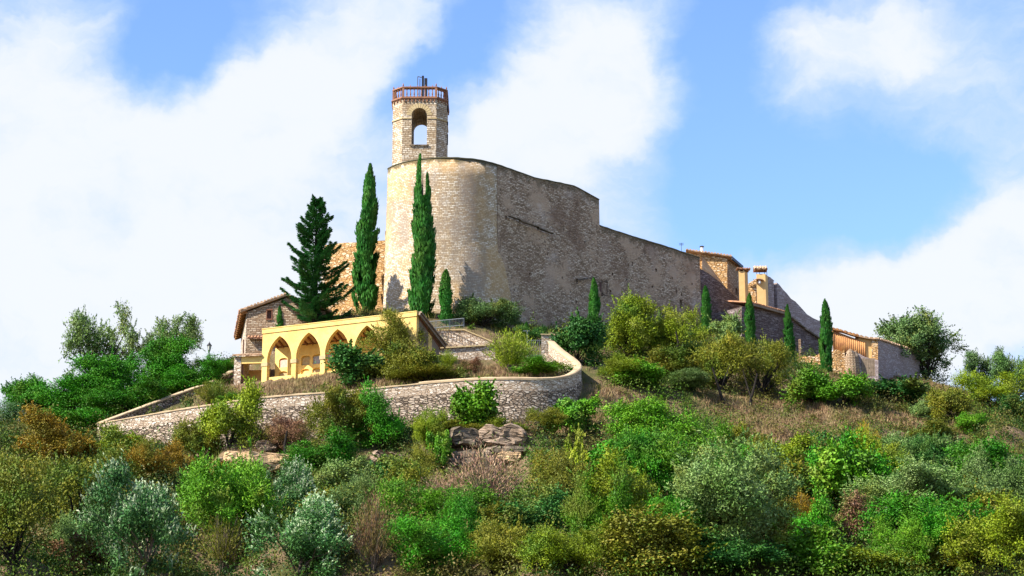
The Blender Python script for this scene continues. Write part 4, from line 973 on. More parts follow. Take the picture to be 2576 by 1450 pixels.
fs = [(2 * j, 2 * j + 1, 2 * j + 3, 2 * j + 2) for j in range(8)] + [(18 + 2 * j, 20 + 2 * j, 21 + 2 * j, 19 + 2 * j) for j in range(8)] + [(2 * j + 1, 19 + 2 * j, 21 + 2 * j, 2 * j + 3) for j in range(8)]
mb.add(V, fs); mb.build('hood', M_tilepale, c2)
mb = MB(); mb.lathe((qh[0] + .05, 238.75, qh[2] - .55), [(.05, 0), (.16, .12), (.18, .28), (.08, .42), (.04, .5)], 10); mb.build('lamp', M_white, c2, smooth=True)
# low lit wall between the chimneys
bw = thing('stone_annex', at(1925, 800, 240), 'long low stone annex with a tiled eave below the two ochre chimneys', 'building')
facade('back_wall', [(1876, 800), (1903, 800), (1903, 705), (1890, 708), (1880, 716)], 243, 0, 1, M_ochre, bw, -.1)
# annex front receding to the right, its eave of tiles
th3 = R(40); n3 = np.array([math.sin(th3), -math.cos(th3)]); x3 = at(1893, 775, 236.5)[0]
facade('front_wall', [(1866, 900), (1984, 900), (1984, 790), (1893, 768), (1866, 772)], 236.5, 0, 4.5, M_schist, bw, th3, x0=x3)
qa, qb = onplane(1890, 761, (x3 + n3[0] * .5, 236.5 + n3[1] * .5, 0), n3), onplane(1978, 785, (x3 + n3[0] * .5, 236.5 + n3[1] * .5, 0), n3)
mb = MB(); mb.prism([qa + [0, 0, -.30], qb + [0, 0, -.30], qb - np.array([n3[0] * .5, n3[1] * .5, .25]), qa - np.array([n3[0] * .5, n3[1] * .5, .25])], (0, 0, .22)); mb.build('eave', M_wood, bw)
tile_slope('roof_tiles', qa, qb, (-n3[0] * 4, -n3[1] * 4, 0), .9, bw, M_tile, r=.13, sd=12)
# big dark wall falling to the right behind
fw = thing('falling_wall', at(2000, 850, 246), 'large dark stone wall whose worn top edge falls steeply to the right behind the chimneys', 'wall')
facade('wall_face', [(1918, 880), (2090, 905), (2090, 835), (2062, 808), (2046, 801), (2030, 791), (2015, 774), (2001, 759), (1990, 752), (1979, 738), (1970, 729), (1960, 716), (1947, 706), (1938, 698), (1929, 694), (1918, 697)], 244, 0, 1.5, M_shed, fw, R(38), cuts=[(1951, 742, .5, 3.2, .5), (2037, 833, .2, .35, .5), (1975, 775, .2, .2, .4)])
sw = thing('sloping_wall', at(2020, 880, 238), 'dark schist wall with a sloping top between the annex and the orange shed', 'wall')
facade('wall_face', [(1984, 925), (2100, 925), (2100, 868), (2062, 856), (2025, 831), (1991, 803), (1978, 800)], 240, 0, 1.2, M_schist, sw, R(38))
mb = MB(); pts_ = [(1978, 797), (1991, 801), (2025, 829), (2062, 854), (2100, 866)]; n4 = (math.sin(R(38)), -math.cos(R(38))); x4 = at(1984, 925, 240)[0]
Q = [onplane(a, b, (x4 + n4[0] * .05, 240 + n4[1] * .05, 0), n4) for a, b in pts_]
for a, b in zip(Q[:-1], Q[1:]): mb.bar(a, b, .5, .16)
mb.build('coping', M_rockdark, sw)
mb = MB(); q = at(2012, 868, 232); mb.box((q[0], 232, q[2] - 1), (.22, .22, 3.2))
mb.build('marker_post', M_house, None, label='pale upright post between two cypresses below the sloping wall', cat='post')
# orange shed
sh = thing('tiled_shed', at(2209, 940, 227), 'stone shed with orange ribbed doors and dark right gable near the round tree', 'shed')
Ys = 227.0; xs_ = at(2208.7, 900, Ys)[0]; thf = -.04
gth = R(58)
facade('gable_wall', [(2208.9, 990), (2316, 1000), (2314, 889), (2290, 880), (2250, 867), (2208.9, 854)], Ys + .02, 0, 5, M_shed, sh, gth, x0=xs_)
facade('corner_pillar', [(2193, 985), (2208.6, 985), (2208.6, 855), (2193, 853)], Ys, 0, .8, M_ochre, sh, thf, x0=xs_)
facade('plaster_wall', [(2160, 985), (2192.8, 985), (2192.8, 853), (2160, 850)], Ys + .25, 0, .5, M_render, sh, thf, x0=xs_)
facade('lower_wall', [(2158, 990), (2209.5, 990), (2209.5, 906), (2190, 903), (2175, 898), (2158, 888)], Ys - .7, 0, .65, M_shed, sh, thf, x0=xs_, cuts=[(2184, 925, 1.4, 1.9, .3)])
q = at(2184, 925, Ys - .4); mb = MB()
for k in range(6): mb.box((q[0] - .6 + k * .24, Ys - .62, q[2]), (.22, .05, 1.88))
mb.build('door', M_wood, sh)
facade('rib_backing', [(2094, 985), (2160, 985), (2185, 897), (2162, 856), (2094, 831)], Ys + .28, 0, .3, M_orange, sh, thf, x0=xs_)
for k in range(17):
    px = 2096 + k * 4.9; tp = lerp(832, 858, (px - 2094) / 70.0) + 1; bt = 884 if px < 2128 else lerp(886, 898, (px - 2128) / 52.0)
    if px > 2178: break
    a, b = at(px, tp if tp < 861 else 861, Ys + .2), at(px, bt + 2, Ys + .2); mb = MB(); mb.tube([a, (a[0], b[1], b[2])], .115, 8); mb.build('rib', M_orange, sh, smooth=True)
mb = MB(); a = at(2092.5, 833, Ys); b = at(2094, 905, Ys); mb.bar(a, (a[0], a[1], b[2]), .1, .1); mb.build('drain_pipe', M_white, sh)
# roof of the shed: front verge tiles then the gable verge
fr_ = [at(2089, 827, Ys - .2), at(2110, 831, Ys - .2), at(2131, 838, Ys - .2), at(2160, 846, Ys - .2), at(2185, 851, Ys - .2), at(2210, 853.5, Ys - .2)]
for i, (a, b) in enumerate(zip(fr_[:-1], fr_[1:])): tile_slope('roof_tiles', a, b, (.6, 1.6, 0), .10, sh, M_orange if i < 3 else M_tilepale, r=.2, jag=.14, sd=20 + i)
gn = np.array([math.sin(gth), -math.cos(gth)]); g0 = onplane(2209, 852.5, (xs_ + gn[0] * .15, Ys + gn[1] * .15, 0), gn); g1 = onplane(2316, 887, (xs_ + gn[0] * .15, Ys + gn[1] * .15, 0), gn)
tile_slope('verge_tiles', g0, g1, (-gn[0] * 2.6, -gn[1] * 2.6, 0), .35, sh, M_tilepale, r=.17, jag=.1, sd=31)
# rounded buttress and rubble plinth
q = at(2143, 885, Ys - 1.2); zb_ = 46.0
bt = MB(); V = []; n_ = 16
for (f, rr) in ((0, 1.0), (.35, .96), (.7, .9), (.92, .8), (1, .55)):
    for k in range(n_):
        a = 2 * math.pi * k / n_; V.append((q[0] + .92 * rr * math.cos(a), Ys - .6 + .9 * rr * math.sin(a), lerp(zb_, q[2] + .1, f) + (.25 * math.sin(a * 3 + 1) if f > .8 else 0)))
bt.add(V, [(i * n_ + k, i * n_ + (k + 1) % n_, (i + 1) * n_ + (k + 1) % n_, (i + 1) * n_ + k) for i in range(4) for k in range(n_)] + [tuple(range(4 * n_, 5 * n_)), tuple(range(n_))[::-1]])
bt.build('buttress', M_house, None, label='round topped stone buttress standing in front of the orange ribbed doors', cat='buttress')
P = resample([at(1996, 903, 226), at(2030, 897, 226), at(2060, 892, 226), at(2095, 884, 226), at(2124, 881, 226.2)], .35)
pz = thing('rubble_wall', (P[4][0], 226, 47), 'tumbled ochre rubble wall between the cypress and the orange shed', 'wall')
ribbon('wall_face', P, .9, 46.5, M_ochre, pz, rows=4, batter=.12, jag=.16, seed=11)
# block work behind the bar: distant small wall under broom
# ------------------------------------------------------------------ rocks
def rock(name, px, py, w_, h_, dep, mat, label, sd, yy=None, tilt=0.0, strata=.0, group=None, cut=.12):
    """px,py = centre of the visible face"""
    g = ground_at(px, py)
    if g is None: g = ground_at(px, py + 14)
    g[1] -= dep * .12
    bm = bmesh.new(); bmesh.ops.create_cube(bm, size=1.0); bmesh.ops.subdivide_edges(bm, edges=bm.edges[:], cuts=7, use_grid_fill=True)
    rr = np.random.RandomState(sd); from mathutils import noise as mn
    o3 = Vector(rr.uniform(0, 50, 3))
    for v in bm.verts:
        c = v.co.copy(); p = Vector((c.x * w_, c.y * dep, c.z * h_))
        k = 1 - .16 * (abs(c.x) * 2) ** 4 * (abs(c.z) * 2) ** 2 - .1 * (abs(c.y) * 2) ** 4
        p = p * k
        nn_ = mn.noise_vector(p * .9 + o3) * .42 + mn.noise_vector(p * 2.6 + o3) * .24
        lay = math.floor((p.z + .3 * mn.noise(p * .5 + o3)) * 2.6); sh_ = (mn.noise(Vector((lay * 7.3, 1.5, 3.3)) + o3)) * strata
        p += nn_ * min(w_, h_) * .55; p.y += sh_; p.x += sh_ * .6 * (1 if c.x > 0 else -1)
        v.co = p
    bm.normal_update(); me = bpy.data.meshes.new(name); bm.to_mesh(me); bm.free(); me.materials.append(mat)
    o = bpy.data.objects.new(name, me); COL.objects.link(o); o.location = (float(g[0]), float(g[1]), float(g[2])); o.rotation_euler = (0, tilt, rr.uniform(-.3, .3))
    return setprops(o, label, 'rock', group)
rock('rock_slab', 1264, 1112, 3.6, 1.7, 3.0, M_rock, 'large pale overhanging rock slab right of the dark forked trunk', 1, yy=176.5, strata=.15, tilt=.04)
rock('rock_shelf', 1280, 1147, 3.0, .6, 2.6, M_rockdark, 'thin dark red rock shelf directly beneath the large overhanging slab', 2, yy=176.9)
rock('rock_block', 1283, 1166, 2.1, .85, 2.0, M_rockochre, 'square cut beige rock block below the overhanging slab', 3, yy=176.0)
rock('rock_block', 1232, 1158, 1.0, 1.3, 2.0, M_rock, 'pinkish upright rock left of the square beige block', 4, yy=176.4)
rock('dark_rock', 1170, 1115, 2.9, 1.5, 2.5, M_rockdark, 'dark lichened rock mass left of the overhanging slab', 5, yy=177, strata=.2)
rock('dark_rock', 1160, 1162, 2.8, 1.1, 2.0, M_rockdark, 'lower dark rock ledge beneath the lichened rock mass', 6, yy=176, strata=.2)
rock('rock_ledge', 975, 1160, 2.6, 1.1, 2.2, M_rock, 'brown layered rock ledge below the big bush in front of the retaining wall', 7, yy=171.5, strata=.3, tilt=.12)
rock('rock_ledge', 905, 1178, 2.4, 1.0, 2.0, M_rock, 'small pale layered ledge left of the brown layered ledge', 8, yy=171, strata=.25)
rock('rock_outcrop', 520, 1155, 3.6, .8, 2.4, M_rock, 'pale grey rock outcrop under the tall yellow green bush at left', 9, yy=174, strata=.35, tilt=-.15)
rock('rock_outcrop', 580, 1172, 2.4, .9, 2.0, M_rock, 'cracked rock just right of the pale grey outcrop', 10, yy=172.5, strata=.25)
rock('ochre_rock', 655, 1172, 5.6, 1.5, 3.4, M_rockochre, 'smooth bare ochre rock face above the grey olive bushes', 11, yy=170.5, strata=.1)
rock('grey_rock', 722, 1140, 2.2, 1.8, 2.2, M_rock, 'rough grey rock beside the dark trunk above the ochre rock face', 12, yy=172.5, strata=.3)
rock('small_rock', 668, 1135, 1.8, .9, 1.6, M_rock, 'small weathered rock above the ochre rock face', 13, yy=173, strata=.2)
rock('pale_boulder', 2168, 1352, 1.8, .8, 1.5, M_rock, 'pale pinkish boulder amid reddish grass at lower right', 14)
rock('ridge_stone', 2384, 975, .5, .5, .5, M_parapet, 'small white stone on the grassy ridge right of the shed', 15)
# ------------------------------------------------------------------ foliage
L_dark = leafmat('leaf_dark_green', (0.012, 0.045, 0.010), (0.025, 0.10, 0.018), (0.07, 0.19, 0.05))
L_mid = leafmat('leaf_bright_green', (0.03, 0.10, 0.006), (0.07, 0.20, 0.014), (0.22, 0.38, 0.04), trans=.10)
L_yel = leafmat('leaf_yellow_green', (0.06, 0.10, 0.004), (0.15, 0.21, 0.014), (0.34, 0.38, 0.05), trans=.10)
L_olv = leafmat('leaf_olive_brown', (0.045, 0.060, 0.006), (0.13, 0.145, 0.014), (0.34, 0.28, 0.05), trans=.09)
L_sil = leafmat('leaf_silver_olive', (0.022, 0.075, 0.018), (0.06, 0.16, 0.045), (0.62, 0.68, 0.46), trans=.08, shared=.15)
L_grn = leafmat('leaf_deep_green', (0.014, 0.075, 0.007), (0.035, 0.18, 0.012), (0.10, 0.34, 0.025), shared=.3, trans=.09)
L_grey = leafmat('leaf_grey_green', (0.045, 0.09, 0.025), (0.12, 0.20, 0.055), (0.32, 0.40, 0.18), trans=.10)
L_org = leafmat('leaf_orange_dry', (0.09, 0.06, 0.008), (0.24, 0.16, 0.018), (0.40, 0.27, 0.05), trans=.09)
L_brn = leafmat('leaf_brown_dry', (0.07, 0.035, 0.018), (0.17, 0.095, 0.05), (0.34, 0.22, 0.13), trans=.08)
L_pnk = leafmat('twig_reddish', (0.12, 0.07, 0.04), (0.28, 0.17, 0.11), (0.50, 0.35, 0.25), trans=.08)
L_cyp = leafmat('cypress_green', (0.010, 0.055, 0.008), (0.020, 0.105, 0.014), (0.07, 0.20, 0.035), trans=.08, patch=1.2, shared=.12)
L_con = leafmat('conifer_green', (0.018, 0.07, 0.022), (0.038, 0.145, 0.042), (0.12, 0.28, 0.09), trans=.08, shared=.1)
L_gry = leafmat('leaf_oak_green', (0.03, 0.065, 0.02), (0.07, 0.14, 0.04), (0.24, 0.34, 0.14), trans=.08)
M_straw = leafmat('dry_straw', (0.09, 0.055, 0.028), (0.23, 0.155, 0.08), (0.52, 0.40, 0.22), trans=.1, patch=.8, shared=.35)
M_brush = leafmat('scrub_cover', (0.015, 0.045, 0.005), (0.055, 0.11, 0.012), (0.20, 0.24, 0.04), trans=.12, patch=.22)

def nrm3(a): return a / (np.linalg.norm(a, axis=1)[:, None] + 1e-9)
def leaves(C, D, N, L, W):
    D = nrm3(D); S = nrm3(np.cross(D, N)); n = len(C)
    L = np.broadcast_to(L, (n,))[:, None] / 2; W = np.broadcast_to(W, (n,))[:, None] / 2
    V = np.stack([C - D * L, C + S * W, C + D * L, C - S * W], 1).reshape(-1, 3)
    return V, np.arange(4 * n).reshape(n, 4)
def rdir(r, n): return nrm3(r.normal(size=(n, 3)))
def tubes_mesh(name, segs, mat, n=5):
    mb = MB()
    for pts, rad in segs: mb.tube(pts, rad, n)
    me = bpy.data.meshes.new(name); me.from_pydata(mb.v, [], mb.f); me.update(); me.materials.append(mat); return me
def mk(name, V, Fq, lv):
    me = bpy.data.meshes.new(name); fast_mesh(me, V, Fq, np.repeat(lv, 4)); return me
def clumps_bush(r, K, lo=.0, hi=1.0, lob=.25, M=None):
    """clump centres spread over several overlapping mounds of unlike height inside the unit box (+-.5, +-.5, 0..1)"""
    even = M is not None; M = M or r.randint(5, 9); mc = np.stack([r.uniform(-.30, .30, M), r.uniform(-.30, .30, M), np.zeros(M)], 1); mh = r.uniform(.72 if even else .45, 1.0, M); mh[r.randint(M)] = 1.0; mr = r.uniform(.14, .27, M)
    mc[:, 2] = lo + (hi - lo) * mh * .5
    i = r.choice(M, K, p=mr * mh / (mr * mh).sum()); d = rdir(r, K); d[:, 2] = np.where(r.rand(K) < .75, np.abs(d[:, 2]), d[:, 2])
    q = r.uniform(.35, 1.0, K) ** .5
    c = mc[i] + d * q[:, None] * np.stack([mr[i], mr[i], (hi - lo) * mh[i] * .5], 1)
    return c
def limbs(C, r, z0=0.0, th=.02, k=14, wig=.04):
    segs = []; idx = r.permutation(len(C))[:k]; fork = np.array([r.uniform(-.05, .05), r.uniform(-.05, .05), z0 + .10 + .5 * max(0, C[:, 2].min() - .1)])
    segs.append(([(0, 0, -.06), tuple(fork * .5 + r.uniform(-.02, .02, 3)), tuple(fork)], [th * 1.25, th * 1.05, th * .9]))
    for i in idx:
        c = C[i]; m1 = fork + (c - fork) * .35 + r.uniform(-wig, wig, 3) + [0, 0, .03]; m2 = fork + (c - fork) * .7 + r.uniform(-wig, wig, 3) + [0, 0, .02]
        segs.append(([tuple(fork), tuple(m1), tuple(m2), tuple(c)], [th * .75, th * .5, th * .32, th * .12]))
    return segs
def v_bush(seed, n=22000, K=66, L=.033, W=.021, lo=0.0, rc_=(.09, .20), up=.15, sprig=.05, lob=.25, bark=None, k=12, th=.018, fill=.10):
    r = np.random.RandomState(seed); C = clumps_bush(r, K, lo, 1.0 - rc_[1] * .6, lob)
    cr = r.uniform(rc_[0], rc_[1], K); w = cr ** 2; ci = r.choice(K, n, p=w / w.sum()); d = rdir(r, n)
    shade = r.uniform(.35, 1.06, n) + (r.rand(n) < sprig) * r.uniform(.1, .5, n)
    P = C[ci] + d * (cr[ci] * shade)[:, None] * np.array([1, 1, .85]); P[:, 2] = np.maximum(P[:, 2], -.02)
    D = rdir(r, n) + d * .5 + np.array([0, 0, up]); N = d + rdir(r, n) * .7 + [0, 0, .25]
    tone = r.uniform(0, .45, K)[ci] + r.uniform(0, .55, n)
    # leafy shoots that break the outline
    S = K * 3; sb = r.randint(0, K, S); sdv = nrm3(rdir(r, S) + [0, 0, .55 + up]); sl = r.uniform(.5, 1.5, S) * cr[sb] * 1.25; ns = n // 4
    k0 = r.choice(n, ns, replace=False); si = r.randint(0, S, ns); tt = r.uniform(.3, 1.15, ns)
    P[k0] = C[sb[si]] + sdv[si] * (sl[si] * tt)[:, None] + rdir(r, ns) * .010; D[k0] = sdv[si] + rdir(r, ns) * .7
    V, Fq = leaves(P, D, N, L * r.uniform(.6, 1.3, n), W * r.uniform(.6, 1.3, n))
    return mk('foliage', V, Fq, tone), tubes_mesh('stems', limbs(C, r, th=th, k=k), bark or M_bark)
def v_olive(seed, n=30000, K=95, ln=.13, L=.030, W=.009, lo=-.12, stem=None):
    """upright shoots with narrow leaves, green inside the crown and silvery towards the shoot tips"""
    r = np.random.RandomState(seed); C = clumps_bush(r, K, lo, .90, .3, 9); C[:, :2] *= 1.15; S = 1100
    ci = r.randint(0, K, S); base = C[ci] + rdir(r, S) * r.uniform(.02, .10, S)[:, None]; sd_ = nrm3(C[ci] * [1.2, 1.2, .4] + rdir(r, S) * .3 + [0, 0, .75]); sl_ = r.uniform(.5, 1.1, S) * ln
    si = r.randint(0, S, n); t_ = r.rand(n); P = base[si] + sd_[si] * (sl_[si] * t_)[:, None] + rdir(r, n) * .008
    D = sd_[si] + rdir(r, n) * .75; N = rdir(r, n); tone = np.clip(.25 * r.rand(S)[si] + .25 * r.rand(n) + .8 * t_ ** 1.1, 0, 1)
    f_ = r.rand(n) < .42; nf = f_.sum(); cf = r.randint(0, K, nf); df = rdir(r, nf); P[f_] = C[cf] + df * r.uniform(.05, .13, nf)[:, None]; P[f_, 2] = np.maximum(P[f_, 2], -.05); D[f_] = rdir(r, nf); N[f_] = df + rdir(r, nf) * .5; tone[f_] = r.uniform(.0, .5, nf)
    V, Fq = leaves(P, D, N, L * r.uniform(.6, 1.3, n), np.where(f_, W * 1.7, W) * r.uniform(.7, 1.3, n))
    return mk('foliage', V, Fq, tone), tubes_mesh('stems', limbs(C, r, th=.014), M_barkpale)
def v_broom(seed, n=9000, L=.11, W=.006, spread=.9, lo=.0, stems=26):
    """wiry upright switches fanning out of the base, with fine leaf along them"""
    r = np.random.RandomState(seed); S = 260; a = r.uniform(0, 6.28, S); tl = r.uniform(.05, 1, S) ** .7 * spread
    tip = np.stack([np.cos(a) * tl * .5, np.sin(a) * tl * .5, (1 - .45 * tl ** 2) * r.uniform(.72, 1.05, S)], 1)
    si = r.randint(0, S, n); t_ = r.uniform(.30, 1, n) ** .8; P = tip[si] * np.stack([t_ ** 1.3, t_ ** 1.3, t_], 1) + rdir(r, n) * (.022 + .02 * t_)[:, None]
    D = tip[si] + rdir(r, n) * .4; V, Fq = leaves(P, D, rdir(r, n), L * .5 * r.uniform(.4, 1.2, n), W * 1.6 * r.uniform(.7, 1.4, n))
    segs = [([(0, 0, -.03), tuple(tip[i] * [.3, .3, .45]), tuple(tip[i] * .95)], [.008, .005, .002]) for i in range(stems)]
    return mk('foliage', V, Fq, np.clip(r.rand(S)[si] * .5 + r.rand(n) * .5, 0, 1)), tubes_mesh('stems', segs, M_barkpale, 4)
def v_airy(seed, n=17000, K=60, L=.026, W=.011, lo=.22, rc_=(.05, .12), th=.020, bark=None, k=30, wig=.05):
    return v_bush(seed, n, K, L, W, lo, rc_, .1, .10, .32, bark or M_bark, k, th)
def cyp_profile(z, ex=2.6): return np.where(z < .08, .72 + .28 * np.maximum(z, 0) / .08, np.maximum(1 - np.clip((z - .08) / .92, 0, 1) ** ex, 0) ** .75) 
def v_cypress(seed, asp=5.6, n=17000, K=150, twin=False, ex=2.6):
    r = np.random.RandomState(seed); z0 = r.uniform(-.02, .93, K); a = r.uniform(0, 6.28, K); ln = r.uniform(.08, .16, K); bump = r.uniform(.62, 1.14, K)
    i = r.randint(0, K, n); t_ = r.rand(n); z = np.clip(z0[i] + ln[i] * t_, 0, 1); aa = a[i] + r.normal(0, .22, n)
    rad = .5 * cyp_profile(z, ex) * bump[i] * (.72 + .3 * t_) * r.uniform(.55, 1.03, n) ** .35 + .01
    sway = .06 * np.sin(z * 5 + seed)
    P = np.stack([np.cos(aa) * rad + sway, np.sin(aa) * rad, z * asp], 1)
    if twin:
        m_ = (np.cos(aa) > .1) & (z > .74); P[m_, 2] = (.74 + (z[m_] - .74) * .56) * asp; P[m_, 0] = P[m_, 0] * .62 + .13 + (z[m_] - .74) * .25
        m2 = (~m_) & (z > .74); P[m2, 0] = P[m2, 0] * .8 - .05
    out = np.stack([np.cos(aa), np.sin(aa), np.zeros(n)], 1)
    D = np.array([0, 0, 1.0]) + out * .30 + rdir(r, n) * .34; N = out + rdir(r, n) * .6
    V, Fq = leaves(P, D, N, .20 * r.uniform(.6, 1.3, n), .07 * r.uniform(.6, 1.3, n))
    return mk('foliage', V, Fq, np.clip(r.rand(K)[i] * .55 + r.rand(n) * .4, 0, 1)), tubes_mesh('trunk', [([(0, 0, -.2), (0, 0, asp * .5), (0, 0, asp * .93)], [.09, .06, .01])], M_barkpale, 6)

VAR = {
 'bush': [v_bush(s) for s in (1, 2, 3, 4)],
 'leafy': [v_bush(s, 15000, 50, .050, .038, rc_=(.10, .22), sprig=.08) for s in (11, 12, 13)],
 'fine': [v_bush(s, 34000, 80, .030, .0095, rc_=(.07, .17), up=.6, sprig=.10) for s in (21, 22, 23)],
 'olive': [v_olive(s) for s in (31, 32)],
 'broom': [v_broom(s) for s in (41, 42, 43)],
 'twiggy': [v_broom(s, 4200, .12, .005, 1.0, stems=60) for s in (51, 52)],
 'tree': [v_bush(s, 19000, 70, .026, .013, lo=.10, rc_=(.07, .16), sprig=.08, k=22, th=.022) for s in (61, 62, 63)],
 'dense': [v_bush(s, 42000, 100, .021, .014, rc_=(.06, .15), sprig=.10, lob=.3) for s in (101, 102, 103)],
 'airy': [v_airy(s) for s in (71, 72)],
 'vine': [v_bush(s, 17000, 46, .046, .034, rc_=(.08, .16), up=-.5, sprig=.12, lob=.4) for s in (81, 82)],
}
CYP = [v_cypress(91), v_cypress(92, ex=4.5), v_cypress(93, ex=3.6), v_cypress(94, twin=True, n=16000)]
def attach(root, me, mat, w_, d_, h_, rz, first={}):
    o = bpy.data.objects.new(me.name, me); COL.objects.link(o); o.parent = root; o.scale = (w_, d_, h_); o.rotation_euler = (0, 0, rz)
    if mat is not None:
        if not len(me.materials): me.materials.append(mat)
        o.material_slots[0].link = 'OBJECT'; o.material_slots[0].material = mat
    return o
prnd = random.Random(77); G1 = 'shrubs on the terrace'; G2 = 'shrubs on the hillside'; G3 = 'trees on the left slope'; G4 = 'trees below the long castle wall'
DENSE = ('large bright green vine mass', 'bright green thicket', 'large mottled bush', 'deep green bush mass', 'pale green rounded', 'rounded bright green tree', 'deep green bushy tree', 'green tree mass', 'green tree just left',
         'dark green tree above', 'pointed green tree', 'large olive bush', 'dark green half', 'very dark bush', 'orange tinged bush', 'yellow green bush filling', 'wide dark leafy', 'deep green bush above')
def plant(kind, mat, box, name, cat, label, group=None, base=None, Y=None, var=None, rz=None, wk=1.0, trunk=None, dy=.25):
    x0, y0, x1, y1 = box; cx = (x0 + x1) / 2
    if any(q in label for q in DENSE): kind = 'dense'
    if base is None: base = (cx, y1)
    if Y is None:
        g = ground_at(*base)
        if g is None: print('NO GROUND', label); return
        if y1 > 1445: pass
    else:
        q = at(cx, y1, Y); g = np.array([q[0], Y, H1(q[0], Y)])
    dep = F / (project((g[0] + 1, g[1], g[2] + 1))[0] - project((g[0], g[1], g[2] + 1))[0])
    w_ = (x1 - x0) * dep / F * wk; yy = g[1] + w_ * dy * .5
    top = at(cx, y0, yy); zb = min(g[2], H1(top[0], yy)); 
    x = lerp(g[0], top[0], .5); h_ = max(.4, top[2] - zb)
    root = thing(name, (x, yy, zb), label, cat, group)
    vs = CYP if kind == 'cypress' else VAR[kind]; v = vs[var if var is not None else prnd.randrange(len(vs))]
    rz = prnd.uniform(-3.1, 3.1) if rz is None else rz
    if kind == 'cypress': s = (w_ / .98, w_ / .98, h_ / 5.6)
    else:
        near = group == G2 and ((box[0] < 1440 and box[1] < 1150) or (box[1] < 1100))
        if kind == 'olive': near = True; h_ *= 1.06
        k_ = (1.24 if near else 1.42 if group == G2 else 1.22) if kind in ('bush', 'leafy', 'fine', 'vine', 'tree', 'dense') else 1.1
        s = (w_ * k_, w_, h_ * (1.0 if kind == 'airy' else 1.04 if near else 1.45 if group == G2 else 1.08))
    # keep the crown's own rotation inside a square footprint so its width stays true
    attach(root, v[0], mat, s[0], s[1] if abs(s[0] - s[1]) < 1e-6 else s[0], s[2], rz)
    st = attach(root, v[1], trunk, s[0], s[0], s[2], rz)
    if 'stems' in st.name and kind in ('tree', 'airy'): st.name = 'trunk'
    return root

# --- cypresses
CY = 'tall narrow cypresses around the castle'
plant('cypress', L_cyp, (888, 418, 960, 800), 'cypress_tree', 'tree', 'tall dark cypress standing in front of the ochre side wall left of the bastion', CY, Y=217.2, var=0, rz=.3, wk=.92)
plant('cypress', L_cyp, (1029, 394, 1095, 812), 'cypress_tree', 'tree', 'tallest cypress with a twin tip right in front of the bright bastion face', CY, Y=206.5, var=3, rz=0, wk=.98)
plant('cypress', L_cyp, (1104, 679, 1139, 832), 'cypress_tree', 'tree', 'short young cypress behind the metal railing', CY, Y=205.5, var=1)
plant('cypress', L_cyp, (1479, 700, 1510, 838), 'cypress_tree', 'tree', 'slim bright cypress near the shuttered window of the long wall', CY, Y=213, var=2)
plant('cypress', L_cyp, (1762, 721, 1790, 842), 'cypress_tree', 'tree', 'cypress at the right end corner of the castle wall', CY, Y=221, var=1)
plant('cypress', L_cyp, (1873, 739, 1901, 866), 'cypress_tree', 'tree', 'cypress in front of the tiled eave beneath the ochre chimneys', CY, Y=221, var=2)
plant('cypress', L_cyp, (1969, 768, 1999, 908), 'cypress_tree', 'tree', 'cypress where the sloping schist wall meets the annex', CY, Y=221, var=0)
plant('cypress', L_cyp, (2061, 755, 2094, 932), 'cypress_tree', 'tree', 'rightmost cypress standing beside the orange ribbed shed', CY, Y=221.5, var=1)
plant('cypress', L_cyp, (1316, 810, 1333, 850), 'cypress_tree', 'tree', 'tiny cypress tip showing above the metal gate', CY, Y=204, var=2)
plant('cypress', L_grey, (1649, 774, 1668, 850), 'cypress_tree', 'tree', 'small greyish cypress between the two yellow green trees', CY, Y=212, var=0)
plant('cypress', L_cyp, (692, 768, 716, 830), 'cypress_tree', 'tree', 'small cypress between the stone house and the big conifer', CY, Y=209, var=0)

